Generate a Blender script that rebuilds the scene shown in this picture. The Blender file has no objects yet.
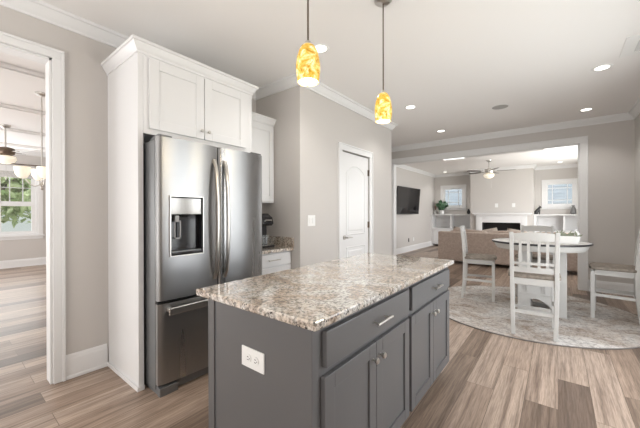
import bpy, bmesh, math, random
from mathutils import Vector, Matrix
R = math.radians
PI = math.pi
random.seed(7)
scene = bpy.context.scene
col = scene.collection

# ------------------------------------------------------------------ camera
H = 1.25
yaw, pitch, roll = 0.66593, -0.0026527, -0.0019597
cam_data = bpy.data.cameras.new('camera')
cam_data.sensor_width = 36.0
cam_data.lens = 302.86 / 640 * 36.0
cam_data.clip_start = 0.05
cam_data.clip_end = 200
cam = bpy.data.objects.new('camera', cam_data)
col.objects.link(cam)
fw = Vector((-math.sin(yaw) * math.cos(pitch), math.cos(yaw) * math.cos(pitch), math.sin(pitch)))
rt = Vector((math.cos(yaw), math.sin(yaw), 0))
up = rt.cross(fw)
rt2 = rt * math.cos(roll) + up * math.sin(roll)
up2 = -rt * math.sin(roll) + up * math.cos(roll)
m = Matrix((rt2, up2, -fw)).transposed().to_4x4()
m.translation = (0, 0, H)
cam.matrix_world = m
scene.camera = cam

# ------------------------------------------------------------------ world and light
world = bpy.data.worlds.new('sky')
scene.world = world
world.use_nodes = True
wn = world.node_tree.nodes
wn['Background'].inputs[0].default_value = (0.87, 0.93, 1.0, 1)
wn['Background'].inputs[1].default_value = 2.0


def area(name, loc, rot, sx, sy, power, color=(1, 1, 1)):
    l = bpy.data.lights.new(name, 'AREA')
    l.shape = 'RECTANGLE'
    l.size = sx
    l.size_y = sy
    l.energy = power
    l.color = color
    o = bpy.data.objects.new(name, l)
    o.location = loc
    o.rotation_euler = rot
    col.objects.link(o)
    return o


# daylight at the unseen side window and breakfast window; other fills are added
area('fill_kitchen_rear', (-0.9, -2.85, 1.25), (R(140), 0, 0), 3.4, 2.1, 120, (1, 0.98, 0.95))  # added fill before the solid rear wall, tilted up to brighten the ceiling
area('daylight_kitchen_side', (1.35, 2.55, 1.20), (R(102), 0, R(90)), 3.1, 2.3, 95, (0.98, 0.985, 1))
area('fill_living_side', (1.35, 9.2, 1.4), (R(92), 0, R(90)), 3.2, 1.8, 112, (1, 0.99, 0.97))  # added fill outside the right wall; the living room has no window here
area('fill_breakfast_side', (-6.5, -2.85, 1.4), (R(110), 0, 0), 5.0, 2.0, 215, (1, 0.99, 0.98))  # added fill before the windowless rear wall of the breakfast room
area('daylight_breakfast_window', (-9.85, 0.4, 1.5), (R(100), 0, R(-90)), 2.4, 1.5, 40, (0.95, 0.98, 1))

sun = bpy.data.lights.new('sun', 'SUN')
sun.energy = 3.0
sun.angle = R(3)
sun.color = (1, 0.96, 0.88)
so = bpy.data.objects.new('sun', sun)
so.rotation_euler = (R(40), 0, R(-10))
col.objects.link(so)

vs = scene.view_settings
vs.view_transform = 'Standard'
vs.look = 'None'
vs.exposure = 0.27
vs.gamma = 1.0
vs.use_curve_mapping = False


# ------------------------------------------------------------------ materials
def mat(name, color, rough=0.5, metal=0.0, spec=0.5, emis=None, estr=0.0, coat=0.0, trans=0.0):
    mt = bpy.data.materials.new(name)
    mt.use_nodes = True
    b = mt.node_tree.nodes['Principled BSDF']
    b.inputs['Base Color'].default_value = (*color, 1)
    b.inputs['Roughness'].default_value = rough
    b.inputs['Metallic'].default_value = metal
    b.inputs['Specular IOR Level'].default_value = spec
    b.inputs['Coat Weight'].default_value = coat
    b.inputs['Transmission Weight'].default_value = trans
    if emis:
        b.inputs['Emission Color'].default_value = (*emis, 1)
        b.inputs['Emission Strength'].default_value = estr
    return mt


class NT:
    def __init__(s, mt):
        s.t = mt.node_tree
        s.b = s.t.nodes['Principled BSDF']

    def n(s, typ, **kw):
        nd = s.t.nodes.new(typ)
        for k, v in kw.items():
            if k in nd.inputs.keys() if not k.startswith('_') else False:
                nd.inputs[k].default_value = v
            else:
                setattr(nd, k.lstrip('_'), v)
        return nd

    def l(s, a, ao, b, bi):
        s.t.links.new(a.outputs[ao], b.inputs[bi])

    def mapping(s, scale=(1, 1, 1), rot=(0, 0, 0), coord='Object'):
        tc = s.t.nodes.new('ShaderNodeTexCoord')
        mp = s.t.nodes.new('ShaderNodeMapping')
        mp.inputs['Scale'].default_value = scale
        mp.inputs['Rotation'].default_value = rot
        s.l(tc, coord, mp, 'Vector')
        return mp

    def noise(s, mp, scale, detail=3, rough=0.5, dist=0.0):
        nd = s.t.nodes.new('ShaderNodeTexNoise')
        nd.inputs['Scale'].default_value = scale
        nd.inputs['Detail'].default_value = detail
        nd.inputs['Roughness'].default_value = rough
        nd.inputs['Distortion'].default_value = dist
        if mp: s.l(mp, 0, nd, 'Vector')
        return nd

    def ramp(s, stops, interp='LINEAR'):
        nd = s.t.nodes.new('ShaderNodeValToRGB')
        cr = nd.color_ramp
        cr.interpolation = interp
        while len(cr.elements) < len(stops): cr.elements.new(0.5)
        for e, (p, c) in zip(cr.elements, stops):
            e.position = p
            e.color = (*c, 1) if len(c) == 3 else c
        return nd

    def mix(s, typ, fac=0.5):
        nd = s.t.nodes.new('ShaderNodeMix')
        nd.data_type = 'RGBA'
        nd.blend_type = typ
        nd.inputs[0].default_value = fac
        return nd

    def bump(s, src, out, strength=0.2, dist=0.01):
        b = s.t.nodes.new('ShaderNodeBump')
        b.inputs['Strength'].default_value = strength
        b.inputs['Distance'].default_value = dist
        s.l(src, out, b, 'Height')
        s.l(b, 0, s.b, 'Normal')
        return b


def wall_paint(name, c):
    mt = mat(name, c, 0.75, spec=0.25)
    k = NT(mt)
    nz = k.noise(k.mapping(), 260, 2)
    k.bump(nz, 'Fac', 0.05, 0.002)
    return mt


M = {}
M['wall'] = wall_paint('greige_wall_paint', (0.60, 0.572, 0.548))
M['ceil'] = wall_paint('ceiling_paint', (0.885, 0.868, 0.855))
M['trim'] = mat('white_trim_paint', (0.79, 0.79, 0.79), 0.35)
M['cab'] = mat('white_cabinet_paint', (0.77, 0.77, 0.775), 0.32)
M['grey'] = mat('grey_cabinet_paint', (0.125, 0.124, 0.127), 0.36)
M['nickel'] = mat('brushed_nickel', (0.62, 0.60, 0.57), 0.28, 1.0)
M['chrome'] = mat('chrome', (0.85, 0.85, 0.85), 0.1, 1.0)
M['bronze'] = mat('aged_bronze', (0.16, 0.12, 0.09), 0.4, 0.8)
M['black'] = mat('black_plastic', (0.012, 0.012, 0.013), 0.3)
M['blackgloss'] = mat('black_glass', (0.01, 0.01, 0.012), 0.08)
M['dark'] = mat('dark_void', (0.02, 0.02, 0.02), 0.8)
M['white'] = mat('white_plastic', (0.85, 0.85, 0.84), 0.35)
M['fridge_side'] = mat('grey_fridge_side', (0.20, 0.205, 0.21), 0.42, 0.5)
M['chair'] = mat('whitewashed_chair_paint', (0.57, 0.565, 0.55), 0.45)
M['beige_chair'] = mat('beige_chair_fabric', (0.50, 0.42, 0.35), 0.8)
M['ceramic'] = mat('white_ceramic', (0.85, 0.85, 0.84), 0.2)
M['soil'] = mat('soil', (0.05, 0.035, 0.025), 0.9)
M['bark'] = mat('tree_bark', (0.11, 0.08, 0.06), 0.9)
M['siding'] = mat('pale_house_siding', (0.33, 0.37, 0.42), 0.7)
M['white_siding'] = mat('white_house_siding', (0.80, 0.80, 0.79), 0.7)
M['roofing'] = mat('grey_shingles', (0.20, 0.20, 0.21), 0.9)
M['shade'] = mat('frosted_lamp_glass', (0.9, 0.86, 0.76), 0.4, emis=(1, 0.88, 0.68), estr=0.42)
M['bulb'] = mat('lit_diffuser', (0.9, 0.9, 0.9), 0.4, emis=(1, 0.95, 0.86), estr=3.5)
M['strip_glow'] = mat('emissive_white', (0.9, 0.9, 0.9), 0.4, emis=(1, 0.98, 0.95), estr=1.6)
M['firebrick'] = mat('black_firebox', (0.015, 0.015, 0.016), 0.55)
M['display'] = mat('grey_display_glass', (0.34, 0.33, 0.31), 0.12, 0.6)

# glass
g = bpy.data.materials.new('window_glass')
g.use_nodes = True
t = g.node_tree
t.nodes.clear()
o_ = t.nodes.new('ShaderNodeOutputMaterial')
mx = t.nodes.new('ShaderNodeMixShader')
tr = t.nodes.new('ShaderNodeBsdfTransparent')
gl = t.nodes.new('ShaderNodeBsdfGlossy')
gl.inputs['Roughness'].default_value = 0.03
tr.inputs[0].default_value = (0.96, 0.965, 0.965, 1)
mx.inputs[0].default_value = 0.07
t.links.new(tr.outputs[0], mx.inputs[1])
t.links.new(gl.outputs[0], mx.inputs[2])
t.links.new(mx.outputs[0], o_.inputs[0])
M['glass'] = g
M['clear'] = mat('clear_tumbler_glass', (0.9, 0.92, 0.93), 0.05, trans=0.9)

# stainless steel with vertical brushing
mt = mat('stainless_steel', (0.37, 0.372, 0.375), 0.24, 1.0)
k = NT(mt)
nz = k.noise(k.mapping((1.2, 1.2, 240)), 3, 3)
k.bump(nz, 'Fac', 0.16, 0.002)
k.b.inputs['Anisotropic Rotation'].default_value = 0.25
k.b.inputs['Anisotropic'].default_value = 0.75
nz2 = k.noise(k.mapping((1, 4, 0.2)), 1.4, 1)
mr = k.ramp([(0.3, (0.24, 0.24, 0.24)), (0.7, (0.36, 0.36, 0.36))])
k.l(nz2, 'Fac', mr, 0)
k.l(mr, 0, k.b, 'Roughness')
M['steel'] = mt

# plank floor, boards running along Y
mt = mat('oak_plank_floor', (0.4, 0.3, 0.22), 0.38, spec=0.4)
k = NT(mt)
mp = k.mapping((1, 1, 1), (0, 0, R(90)))
br = k.t.nodes.new('ShaderNodeTexBrick')
br.offset = 0.37
br.offset_frequency = 2
br.inputs['Scale'].default_value = 1.0
br.inputs['Brick Width'].default_value = 1.22
br.inputs['Row Height'].default_value = 0.178
br.inputs['Mortar Size'].default_value = 0.0016
br.inputs['Mortar Smooth'].default_value = 0.2
br.inputs['Bias'].default_value = 0.0
br.inputs['Color1'].default_value = (0, 0, 0, 1)
br.inputs['Color2'].default_value = (1, 1, 1, 1)
br.inputs['Mortar'].default_value = (0.5, 0.5, 0.5, 1)
k.l(mp, 0, br, 'Vector')
tone = k.ramp([(0.0, (0.16, 0.115, 0.09)), (0.22, (0.29, 0.215, 0.165)), (0.5, (0.40, 0.30, 0.235)), (1.0, (0.52, 0.41, 0.335))])
k.l(br, 'Color', tone, 0)
# per-board offset so that the grain differs from board to board
addv = k.t.nodes.new('ShaderNodeVectorMath')
addv.operation = 'ADD'
scl = k.t.nodes.new('ShaderNodeVectorMath')
scl.operation = 'SCALE'
scl.inputs['Scale'].default_value = 37.0
k.l(br, 'Color', scl, 0)
mp2 = k.mapping((1, 1, 1))
k.l(mp2, 0, addv, 0)
k.l(scl, 0, addv, 1)
st = k.t.nodes.new('ShaderNodeMapping')
st.inputs['Scale'].default_value = (15, 0.45, 1)
k.l(addv, 0, st, 'Vector')
gr = k.noise(st, 2.0, 7, 0.6, 0.45)
grr = k.ramp([(0.32, (0.40, 0.36, 0.34)), (0.48, (0.84, 0.83, 0.82)), (0.68, (1.15, 1.15, 1.15))])
k.l(gr, 'Fac', grr, 0)
mu = k.mix('MULTIPLY', 0.85)
k.l(tone, 0, mu, 6)
k.l(grr, 0, mu, 7)
st2 = k.t.nodes.new('ShaderNodeMapping')
st2.inputs['Scale'].default_value = (60, 2.5, 1)
k.l(addv, 0, st2, 'Vector')
gf = k.noise(st2, 2.5, 4, 0.6, 0.4)
gfr = k.ramp([(0.38, (0.55, 0.53, 0.52)), (0.58, (1.08, 1.08, 1.08))])
k.l(gf, 'Fac', gfr, 0)
mu2 = k.mix('MULTIPLY', 0.6)
k.l(mu, 2, mu2, 6)
k.l(gfr, 0, mu2, 7)
mo = k.mix('MIX', 0.0)
k.l(br, 'Fac', mo, 0)
k.l(mu2, 2, mo, 6)
mo.inputs[7].default_value = (0.13, 0.095, 0.07, 1)
k.l(mo, 2, k.b, 'Base Color')
k.bump(gf, 'Fac', 0.12, 0.003)
M['floor'] = mt

# granite
mt = mat('speckled_granite', (0.6, 0.55, 0.5), 0.09, spec=0.6)
k = NT(mt)
mp = k.mapping()
n1 = k.noise(mp, 5.5, 4, 0.6, 0.8)
r1 = k.ramp([(0.36, (0.46, 0.37, 0.30)), (0.48, (0.60, 0.53, 0.46)), (0.60, (0.68, 0.66, 0.63))])
k.l(n1, 'Fac', r1, 0)
n2 = k.noise(mp, 62, 4, 0.7, 0.2)
r2 = k.ramp([(0.35, (0.16, 0.15, 0.15)), (0.46, (0.72, 0.71, 0.70)), (0.58, (1.22, 1.22, 1.22))])
k.l(n2, 'Fac', r2, 0)
mA = k.mix('MULTIPLY', 0.9)
k.l(r1, 0, mA, 6)
k.l(r2, 0, mA, 7)
vo = k.t.nodes.new('ShaderNodeTexVoronoi')
vo.inputs['Scale'].default_value = 78
vo.inputs['Randomness'].default_value = 1.0
k.l(mp, 0, vo, 'Vector')
n3 = k.noise(mp, 26, 3)
r3 = k.ramp([(0.26, (1, 1, 1)), (0.38, (0, 0, 0))])
k.l(vo, 'Distance', r3, 0)
r4 = k.ramp([(0.46, (0, 0, 0)), (0.54, (1, 1, 1))])
k.l(n3, 'Fac', r4, 0)
mfac = k.mix('MULTIPLY', 1.0)
k.l(r3, 0, mfac, 6)
k.l(r4, 0, mfac, 7)
mB = k.mix('MIX', 0)
k.l(mfac, 2, mB, 0)
k.l(mA, 2, mB, 6)
mB.inputs[7].default_value = (0.045, 0.04, 0.04, 1)
k.l(mB, 2, k.b, 'Base Color')
k.b.inputs['Coat Weight'].default_value = 0.6
k.b.inputs['Coat Roughness'].default_value = 0.05
M['granite'] = mt

# rug
mt = mat('faded_rug_pile', (0.5, 0.48, 0.46), 0.95, spec=0.1)
k = NT(mt)
mp = k.mapping()
n1 = k.noise(mp, 2.2, 5, 0.65, 1.2)
r1 = k.ramp([(0.32, (0.38, 0.31, 0.26)), (0.46, (0.55, 0.495, 0.45)), (0.60, (0.66, 0.635, 0.61))])
k.l(n1, 'Fac', r1, 0)
n2 = k.noise(mp, 26, 5, 0.75, 0.8)
r2 = k.ramp([(0.38, (0.45, 0.44, 0.44)), (0.54, (1.0, 1.0, 1.0))])
k.l(n2, 'Fac', r2, 0)
mA = k.mix('MULTIPLY', 0.8)
k.l(r1, 0, mA, 6)
k.l(r2, 0, mA, 7)
k.l(mA, 2, k.b, 'Base Color')
k.bump(n2, 'Fac', 0.4, 0.004)
M['rug'] = mt
M['rug_edge'] = mat('grey_rug_binding', (0.22, 0.20, 0.19), 0.9)

# sofa fabric
def weave(name, ca, cb, sc=90):
    mt = mat(name, ca, 0.92, spec=0.15)
    k = NT(mt)
    mp = k.mapping()
    n1 = k.noise(mp, sc, 3, 0.6)
    r1 = k.ramp([(0.38, ca), (0.62, cb)])
    k.l(n1, 'Fac', r1, 0)
    k.l(r1, 0, k.b, 'Base Color')
    k.bump(n1, 'Fac', 0.25, 0.004)
    return mt


M['sofa'] = weave('tan_woven_sofa_fabric', (0.49, 0.395, 0.34), (0.58, 0.485, 0.425), 30)
M['cushion'] = weave('pale_cushion_fabric', (0.55, 0.48, 0.42), (0.66, 0.59, 0.53), 60)
M['linen'] = weave('pale_linen', (0.52, 0.51, 0.49), (0.66, 0.65, 0.63), 40)
M['seat'] = weave('taupe_seat_wood', (0.23, 0.20, 0.17), (0.31, 0.27, 0.235), 30)
M['tabletop'] = weave('pale_washed_table_top', (0.58, 0.57, 0.55), (0.70, 0.69, 0.67), 20)
M['fanblade'] = mat('dark_fan_blade', (0.13, 0.11, 0.10), 0.5)
M['fanwhite'] = mat('white_fan_blade', (0.75, 0.74, 0.73), 0.4)
M['tabletrim'] = mat('dark_table_edge', (0.03, 0.027, 0.03), 0.3)

# amber art glass
mt = mat('amber_art_glass', (0.85, 0.6, 0.1), 0.15, coat=0.4)
k = NT(mt)
mp = k.mapping()
n1 = k.noise(mp, 17, 5, 0.7, 1.2)
r1 = k.ramp([(0.36, (0.55, 0.26, 0.015)), (0.46, (0.80, 0.48, 0.05)), (0.54, (0.90, 0.68, 0.20)), (0.64, (1, 0.92, 0.70))])
k.l(n1, 'Fac', r1, 0)
k.l(r1, 0, k.b, 'Base Color')
k.l(r1, 0, k.b, 'Emission Color')
k.b.inputs['Emission Strength'].default_value = 0.30
M['amber'] = mt


def leaf_mat(name, a, b):
    mt = mat(name, a, 0.6)
    k = NT(mt)
    n1 = k.noise(k.mapping(), 3.0, 2)
    r1 = k.ramp([(0.35, a), (0.65, b)])
    k.l(n1, 'Fac', r1, 0)
    k.l(r1, 0, k.b, 'Base Color')
    return mt


M['leaf_house'] = leaf_mat('houseplant_leaf', (0.05, 0.13, 0.06), (0.14, 0.26, 0.16))
M['leaf_sage'] = leaf_mat('sage_leaf', (0.22, 0.25, 0.18), (0.35, 0.36, 0.27))
M['leaf_dry'] = leaf_mat('dried_stem', (0.22, 0.13, 0.10), (0.32, 0.2, 0.15))
M['leaf_tree'] = leaf_mat('tree_leaf', (0.26, 0.36, 0.14), (0.58, 0.62, 0.36))
M['leaf_dark'] = leaf_mat('dark_tree_leaf', (0.09, 0.20, 0.09), (0.22, 0.38, 0.20))
M['grass'] = leaf_mat('lawn_grass', (0.17, 0.20, 0.13), (0.25, 0.28, 0.19))


# ------------------------------------------------------------------ mesh builder
class MB:
    def __init__(s):
        s.bm = bmesh.new()

    def poly(s, verts, faces):
        vs_ = [s.bm.verts.new(v) for v in verts]
        for f in faces:
            try:
                s.bm.faces.new([vs_[i] for i in f])
            except ValueError:
                pass
        return vs_

    def box(s, x0, x1, y0, y1, z0, z1):
        x0, x1 = sorted((x0, x1)); y0, y1 = sorted((y0, y1)); z0, z1 = sorted((z0, z1))
        return s.poly([(x0, y0, z0), (x1, y0, z0), (x1, y1, z0), (x0, y1, z0), (x0, y0, z1), (x1, y0, z1), (x1, y1, z1), (x0, y1, z1)],
               [(0, 3, 2, 1), (4, 5, 6, 7), (0, 1, 5, 4), (1, 2, 6, 5), (2, 3, 7, 6), (3, 0, 4, 7)])

    def prism(s, pts, d):
        """closed polygon pts (3-D, planar) extruded by vector d"""
        n = len(pts)
        d = Vector(d)
        a = [Vector(p) for p in pts]
        b = [p + d for p in a]
        s.poly(a + b, [tuple(range(n - 1, -1, -1)), tuple(range(n, 2 * n))] + [(i, (i + 1) % n, n + (i + 1) % n, n + i) for i in range(n)])
        return s

    def beam(s, p0, p1, w, h, upv=(0, 0, 1)):
        """rectangular bar between two points; w across, h along upv"""
        p0 = Vector(p0); p1 = Vector(p1); d = (p1 - p0).normalized()
        u = Vector(upv)
        a = d.cross(u)
        if a.length < 1e-5: a = d.cross(Vector((0, 1, 0)))
        a.normalize(); u = a.cross(d).normalized()
        o = [a * (-w / 2) + u * (-h / 2), a * (w / 2) + u * (-h / 2), a * (w / 2) + u * (h / 2), a * (-w / 2) + u * (h / 2)]
        s.prism([p0 + q for q in o], p1 - p0)
        return s

    def tube(s, pts, r, n=12, caps=True):
        pts = [Vector(p) for p in pts]
        rr = r if isinstance(r, (list, tuple)) else [r] * len(pts)
        rings = []
        prev = None
        for i, p in enumerate(pts):
            if i == 0: d = pts[1] - p
            elif i == len(pts) - 1: d = p - pts[i - 1]
            else: d = (pts[i + 1] - pts[i - 1])
            d.normalize()
            if prev is None:
                a = d.orthogonal().normalized()
            else:
                a = (prev - d * prev.dot(d)).normalized()
            prev = a
            b = d.cross(a)
            rings.append([s.bm.verts.new(p + (a * math.cos(2 * PI * j / n) + b * math.sin(2 * PI * j / n)) * rr[i]) for j in range(n)])
        for i in range(len(rings) - 1):
            for j in range(n):
                s.bm.faces.new([rings[i][j], rings[i][(j + 1) % n], rings[i + 1][(j + 1) % n], rings[i + 1][j]])
        if caps:
            s.bm.faces.new(rings[0][::-1]); s.bm.faces.new(rings[-1])
        return s

    def lathe(s, c, prof, n=28, cap0=True, cap1=True):
        c = Vector(c)
        rings = [[s.bm.verts.new(c + Vector((r * math.cos(2 * PI * j / n), r * math.sin(2 * PI * j / n), z))) for j in range(n)] for r, z in prof]
        for i in range(len(rings) - 1):
            for j in range(n):
                s.bm.faces.new([rings[i][j], rings[i][(j + 1) % n], rings[i + 1][(j + 1) % n], rings[i + 1][j]])
        if cap0: s.bm.faces.new(rings[0][::-1])
        if cap1: s.bm.faces.new(rings[-1])
        return s

    def leaves(s, n, center, rad, size, squash=1.0, shell=0.4, aspect=1.0):
        c = Vector(center)
        for _ in range(n):
            v = Vector((random.gauss(0, 1), random.gauss(0, 1), random.gauss(0, 1))).normalized()
            rr = rad * (shell + (1 - shell) * random.random() ** 0.5)
            p = c + Vector((v.x * rr, v.y * rr, v.z * rr * squash))
            a = Vector((random.gauss(0, 1), random.gauss(0, 1), random.gauss(0, 1))).normalized()
            b = a.cross(v)
            if b.length < 1e-3: continue
            b.normalize()
            z = size * (0.6 + random.random() * 0.8)
            up_ = a.cross(b) * z * 0.18
            s.poly([p - a * z, p + b * z * 0.45 * aspect + up_, p + a * z, p - b * z * 0.45 * aspect + up_], [(0, 1, 2, 3)])
        return s

    def build(s, name, material, parent=None, bevel=0.0, smooth=False, solid=0.0):
        bmesh.ops.remove_doubles(s.bm, verts=[], dist=1e-6)
        off = Vector((0, 0, 0))
        if parent is not None:
            q = parent
            while q is not None:
                off += q.location
                q = q.parent
            bmesh.ops.translate(s.bm, verts=s.bm.verts, vec=-off)
        if not solid:
            bmesh.ops.recalc_face_normals(s.bm, faces=s.bm.faces)
        me = bpy.data.meshes.new(name)
        s.bm.to_mesh(me)
        s.bm.free()
        o = bpy.data.objects.new(name, me)
        me.materials.append(material)
        col.objects.link(o)
        if parent is not None: o.parent = parent
        if bevel > 0:
            bv = o.modifiers.new('bevel', 'BEVEL')
            bv.width = bevel
            bv.segments = 2
            bv.limit_method = 'ANGLE'
            bv.angle_limit = R(40)
        if smooth:
            for p in me.polygons: p.use_smooth = True
            es = o.modifiers.new('edges', 'EDGE_SPLIT')
            es.split_angle = R(35)
        if solid:
            sm = o.modifiers.new('thick', 'SOLIDIFY')
            sm.thickness = solid
        return o


def thing(name, label, cat, loc=(0, 0, 0), group=None):
    o = bpy.data.objects.new(name, None)
    o.empty_display_size = 0.1
    col.objects.link(o)
    o.location = loc
    o['label'] = label
    o['category'] = cat
    if group: o['group'] = group
    return o


def tag(o, label, cat, group=None):
    o['label'] = label
    o['category'] = cat
    if group: o['group'] = group
    return o


def struct(o):
    o['kind'] = 'structure'
    return o


def copy_tree(o, parent=None):
    c = o.copy()
    col.objects.link(c)
    c.parent = parent
    for ch in [q for q in bpy.data.objects if q.parent == o]:
        copy_tree(ch, c)
    return c


def place(o, loc, rz, label, group=None):
    o.location = loc
    o.rotation_euler = (0, 0, rz)
    o['label'] = label
    if group: o['group'] = group
    return o


# ------------------------------------------------------------------ the shell
CZ = 2.74
XL, XLo = -2.92, -3.04
XR = 0.90
YF, YFo = 6.45, 6.60
YB = 12.15
LX = -3.82
XP = -2.20
f = MB(); f.box(-9.98, XR + .1, -3.0, YB + .1, -0.1, 0)
struct(f.build('floor', M['floor']))
f = MB()
f.box(LX - .1, XR + .1, -3.0, YB + .1, CZ, CZ + .1)
struct(f.build('ceiling', M['ceil']))
# breakfast room ceiling with a stepped tray
f = MB()
f.box(-9.98, -3.92, -3.0, 3.0, CZ, 2.95)
for xb in (-4.45, -6.05, -7.65, -9.25):
    f.box(xb - .16, xb + .16, -3.0, 3.0, CZ - .035, CZ)
    f.box(xb - .13, xb + .13, -3.0, 3.0, CZ - .05, CZ - .035)
struct(f.build('ceiling_breakfast', M['ceil'], bevel=0.01))

DT = 2.390   # left doorway head
f = MB()
f.box(XLo, XL, 0.535, 4.75, 0, CZ)
f.box(-3.18, -3.06, 4.65, YF, 0, CZ)
f.box(-3.18, XL, 4.65, 4.75, 0, CZ)
f.box(XLo, XL, -0.95, 0.535, DT, CZ)
f.box(XLo, XL, -3.0, -0.95, 0, CZ)
struct(f.build('wall_left', M['wall']))
# far wall with the wide cased opening
OX0, OX1, OT = -2.955, 0.272, 2.370
f = MB()
f.box(LX - .1, OX0, YF, YFo, 0, CZ)
f.box(OX1, XR, YF, YFo, 0, CZ)
f.box(OX0, OX1, YF, YFo, OT, CZ)
struct(f.build('wall_far', M['wall']))
f = MB()
f.box(XR, XR + .1, -3.0, 1.4, 0, CZ); f.box(XR, XR + .1, 4.1, YFo, 0, CZ)
f.box(XR, XR + .1, 1.4, 4.1, 0, 0.20); f.box(XR, XR + .1, 1.4, 4.1, 2.25, CZ)
f.box(XR, XR + .1, YFo, 7.6, 0, CZ); f.box(XR, XR + .1, 10.8, YB, 0, CZ)
f.box(XR, XR + .1, 7.6, 10.8, 0, .55); f.box(XR, XR + .1, 7.6, 10.8, 2.45, CZ)  # unglazed opening cut for the added living room fill
struct(f.build('wall_right', M['wall']))
f = MB()
f.box(-9.98, XR + .1, -3.1, -3.0, 0, 3.05)
struct(f.build('wall_rear', M['wall']))
f = MB()
f.box(XL, XP, 2.45, 2.55, 0, CZ)
f.box(XP - .1, XP, 2.55, 3.25, 0, CZ); f.box(XP - .1, XP, 3.975, 4.65, 0, CZ); f.box(XP - .1, XP, 3.25, 3.975, 2.07, CZ)
f.box(XL, XP, 4.65, 4.75, 0, CZ)
struct(f.build('wall_pantry', M['wall']))
f = MB()
f.box(LX - .1, LX, YFo, YB, 0, CZ)
struct(f.build('wall_living_left', M['wall']))
# living room back wall with two high windows
WZ0, WZ1 = 1.46, 2.22
LW = (-3.50, -2.75); RW = (-0.33, 0.42)
f = MB()
for a, b in ((LX - .1, LW[0]), (LW[1], RW[0]), (RW[1], XR + .1)): f.box(a, b, YB, YB + .12, 0, CZ)
for a, b in (LW, RW):
    f.box(a, b, YB, YB + .12, 0, WZ0); f.box(a, b, YB, YB + .12, WZ1, CZ)
struct(f.build('wall_living_back', M['wall']))
CX0, CX1, CY = -2.39, -0.60, 11.5
f = MB(); f.box(CX0, -2.03, CY, YB, 0, CZ); f.box(-0.92, CX1, CY, YB, 0, CZ); f.box(-2.03, -0.92, CY, YB, 0.93, CZ)
struct(f.build('wall_chimney', M['wall']))
# breakfast room walls
BX = -9.94
f = MB()
BW = (0.10, 1.56, 0.74, 2.28)
f.box(BX - .12, BX, -3.0, BW[0], 0, 2.95); f.box(BX - .12, BX, BW[1], 3.0, 0, 2.95)
f.box(BX - .12, BX, BW[0], BW[1], 0, BW[2]); f.box(BX - .12, BX, BW[0], BW[1], BW[3], 2.95)
struct(f.build('wall_breakfast_far', M['wall']))
f = MB(); f.box(BX, XLo, 2.9, 3.0, 0, 2.95)
struct(f.build('wall_breakfast_side', M['wall']))

ntrim = [0]


def profile_run(prof, p0, p1, nrm, m0, m1, name, material=None):
    """prof: (n, z) outline; run from p0 to p1; nrm points into the room; m: +1 outer mitre, -1 inner mitre"""
    p0 = Vector(p0); p1 = Vector(p1); n = Vector(nrm); d = (p1 - p0).normalized()
    a = [p0 + n * q + Vector((0, 0, z)) - d * q * m0 for q, z in prof]
    b = [p1 + n * q + Vector((0, 0, z)) + d * q * m1 for q, z in prof]
    k_ = len(prof)
    f = MB()
    f.poly(a + b, [tuple(range(k_)), tuple(range(2 * k_ - 1, k_ - 1, -1))] + [(i, (i + 1) % k_, k_ + (i + 1) % k_, k_ + i) for i in range(k_)])
    return struct(f.build(name, material or M['trim']))


CROWN = [(0, -.105), (.012, -.105), (.014, -.088), (.028, -.070), (.048, -.038), (.056, -.026), (.070, -.022), (.072, 0), (0, 0)]
CROWN = [(a * 1.05, b * 0.95) for a, b in CROWN]
BASE = [(0, 0), (.020, 0), (.020, .018), (.014, .026), (.014, .145), (.010, .160), (.010, .168), (.004, .182), (0, .182)]


def crown(p0, p1, n, m0=0, m1=0, z=CZ):
    ntrim[0] += 1
    return profile_run(CROWN, (p0[0], p0[1], z), (p1[0], p1[1], z), (n[0], n[1], 0), m0, m1, 'trim_%d' % ntrim[0])


def baseb(p0, p1, n, side, m0=0, m1=0):
    return profile_run(BASE, (p0[0], p0[1], 0), (p1[0], p1[1], 0), (n[0], n[1], 0), m0, m1, 'baseboard_' + side)


crown((XL, -3.0), (XL, 2.45), (1, 0), 0, -1)
crown((XL, 2.45), (XP, 2.45), (0, -1), -1, 1)
crown((XP, 2.45), (XP, 4.75), (1, 0), 1, 1)
crown((-3.06, 4.75), (XP, 4.75), (0, 1), -1, 1)
crown((-3.06, 4.75), (-3.06, YF), (1, 0), -1, -1)
crown((-3.06, YF), (XR, YF), (0, -1), -1, -1)
crown((XR, -3.0), (XR, YF), (-1, 0), 0, -1)
crown((LX, YFo), (LX, YB), (1, 0), 0, -1)
crown((LX, YB), (CX0, YB), (0, -1), -1, -1)
crown((CX0, CY), (CX0, YB), (-1, 0), 1, -1)
crown((CX0, CY), (CX1, CY), (0, -1), 1, 1)
crown((CX1, CY), (CX1, YB), (1, 0), 1, -1)
crown((CX1, YB), (XR, YB), (0, -1), -1, -1)
crown((BX, -3.0), (BX, 2.9), (1, 0), 0, -1)
crown((BX, 2.9), (XLo, 2.9), (0, -1), -1, 0)
baseb((XL, 0.604), (XL, 0.873), (1, 0), 'left')
baseb((XP, 2.45), (XP, 3.165), (1, 0), 'pantry_near', 1, 0)
baseb((XP, 4.07), (XP, 4.75), (1, 0), 'pantry_far', 0, 1)
baseb((OX1 + .105, YF), (XR, YF), (0, -1), 'far', 0, -1)
baseb((XR, 4.2), (XR, YF), (-1, 0), 'right', 0, -1)
baseb((-3.06, 4.75), (-3.06, YF), (1, 0), 'left_far', 0, -1)
baseb((LX, YFo), (LX, 11.74), (1, 0), 'living_left')
baseb((BX, -3.0), (BX, 2.9), (1, 0), 'breakfast_far', 0, -1)


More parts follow.
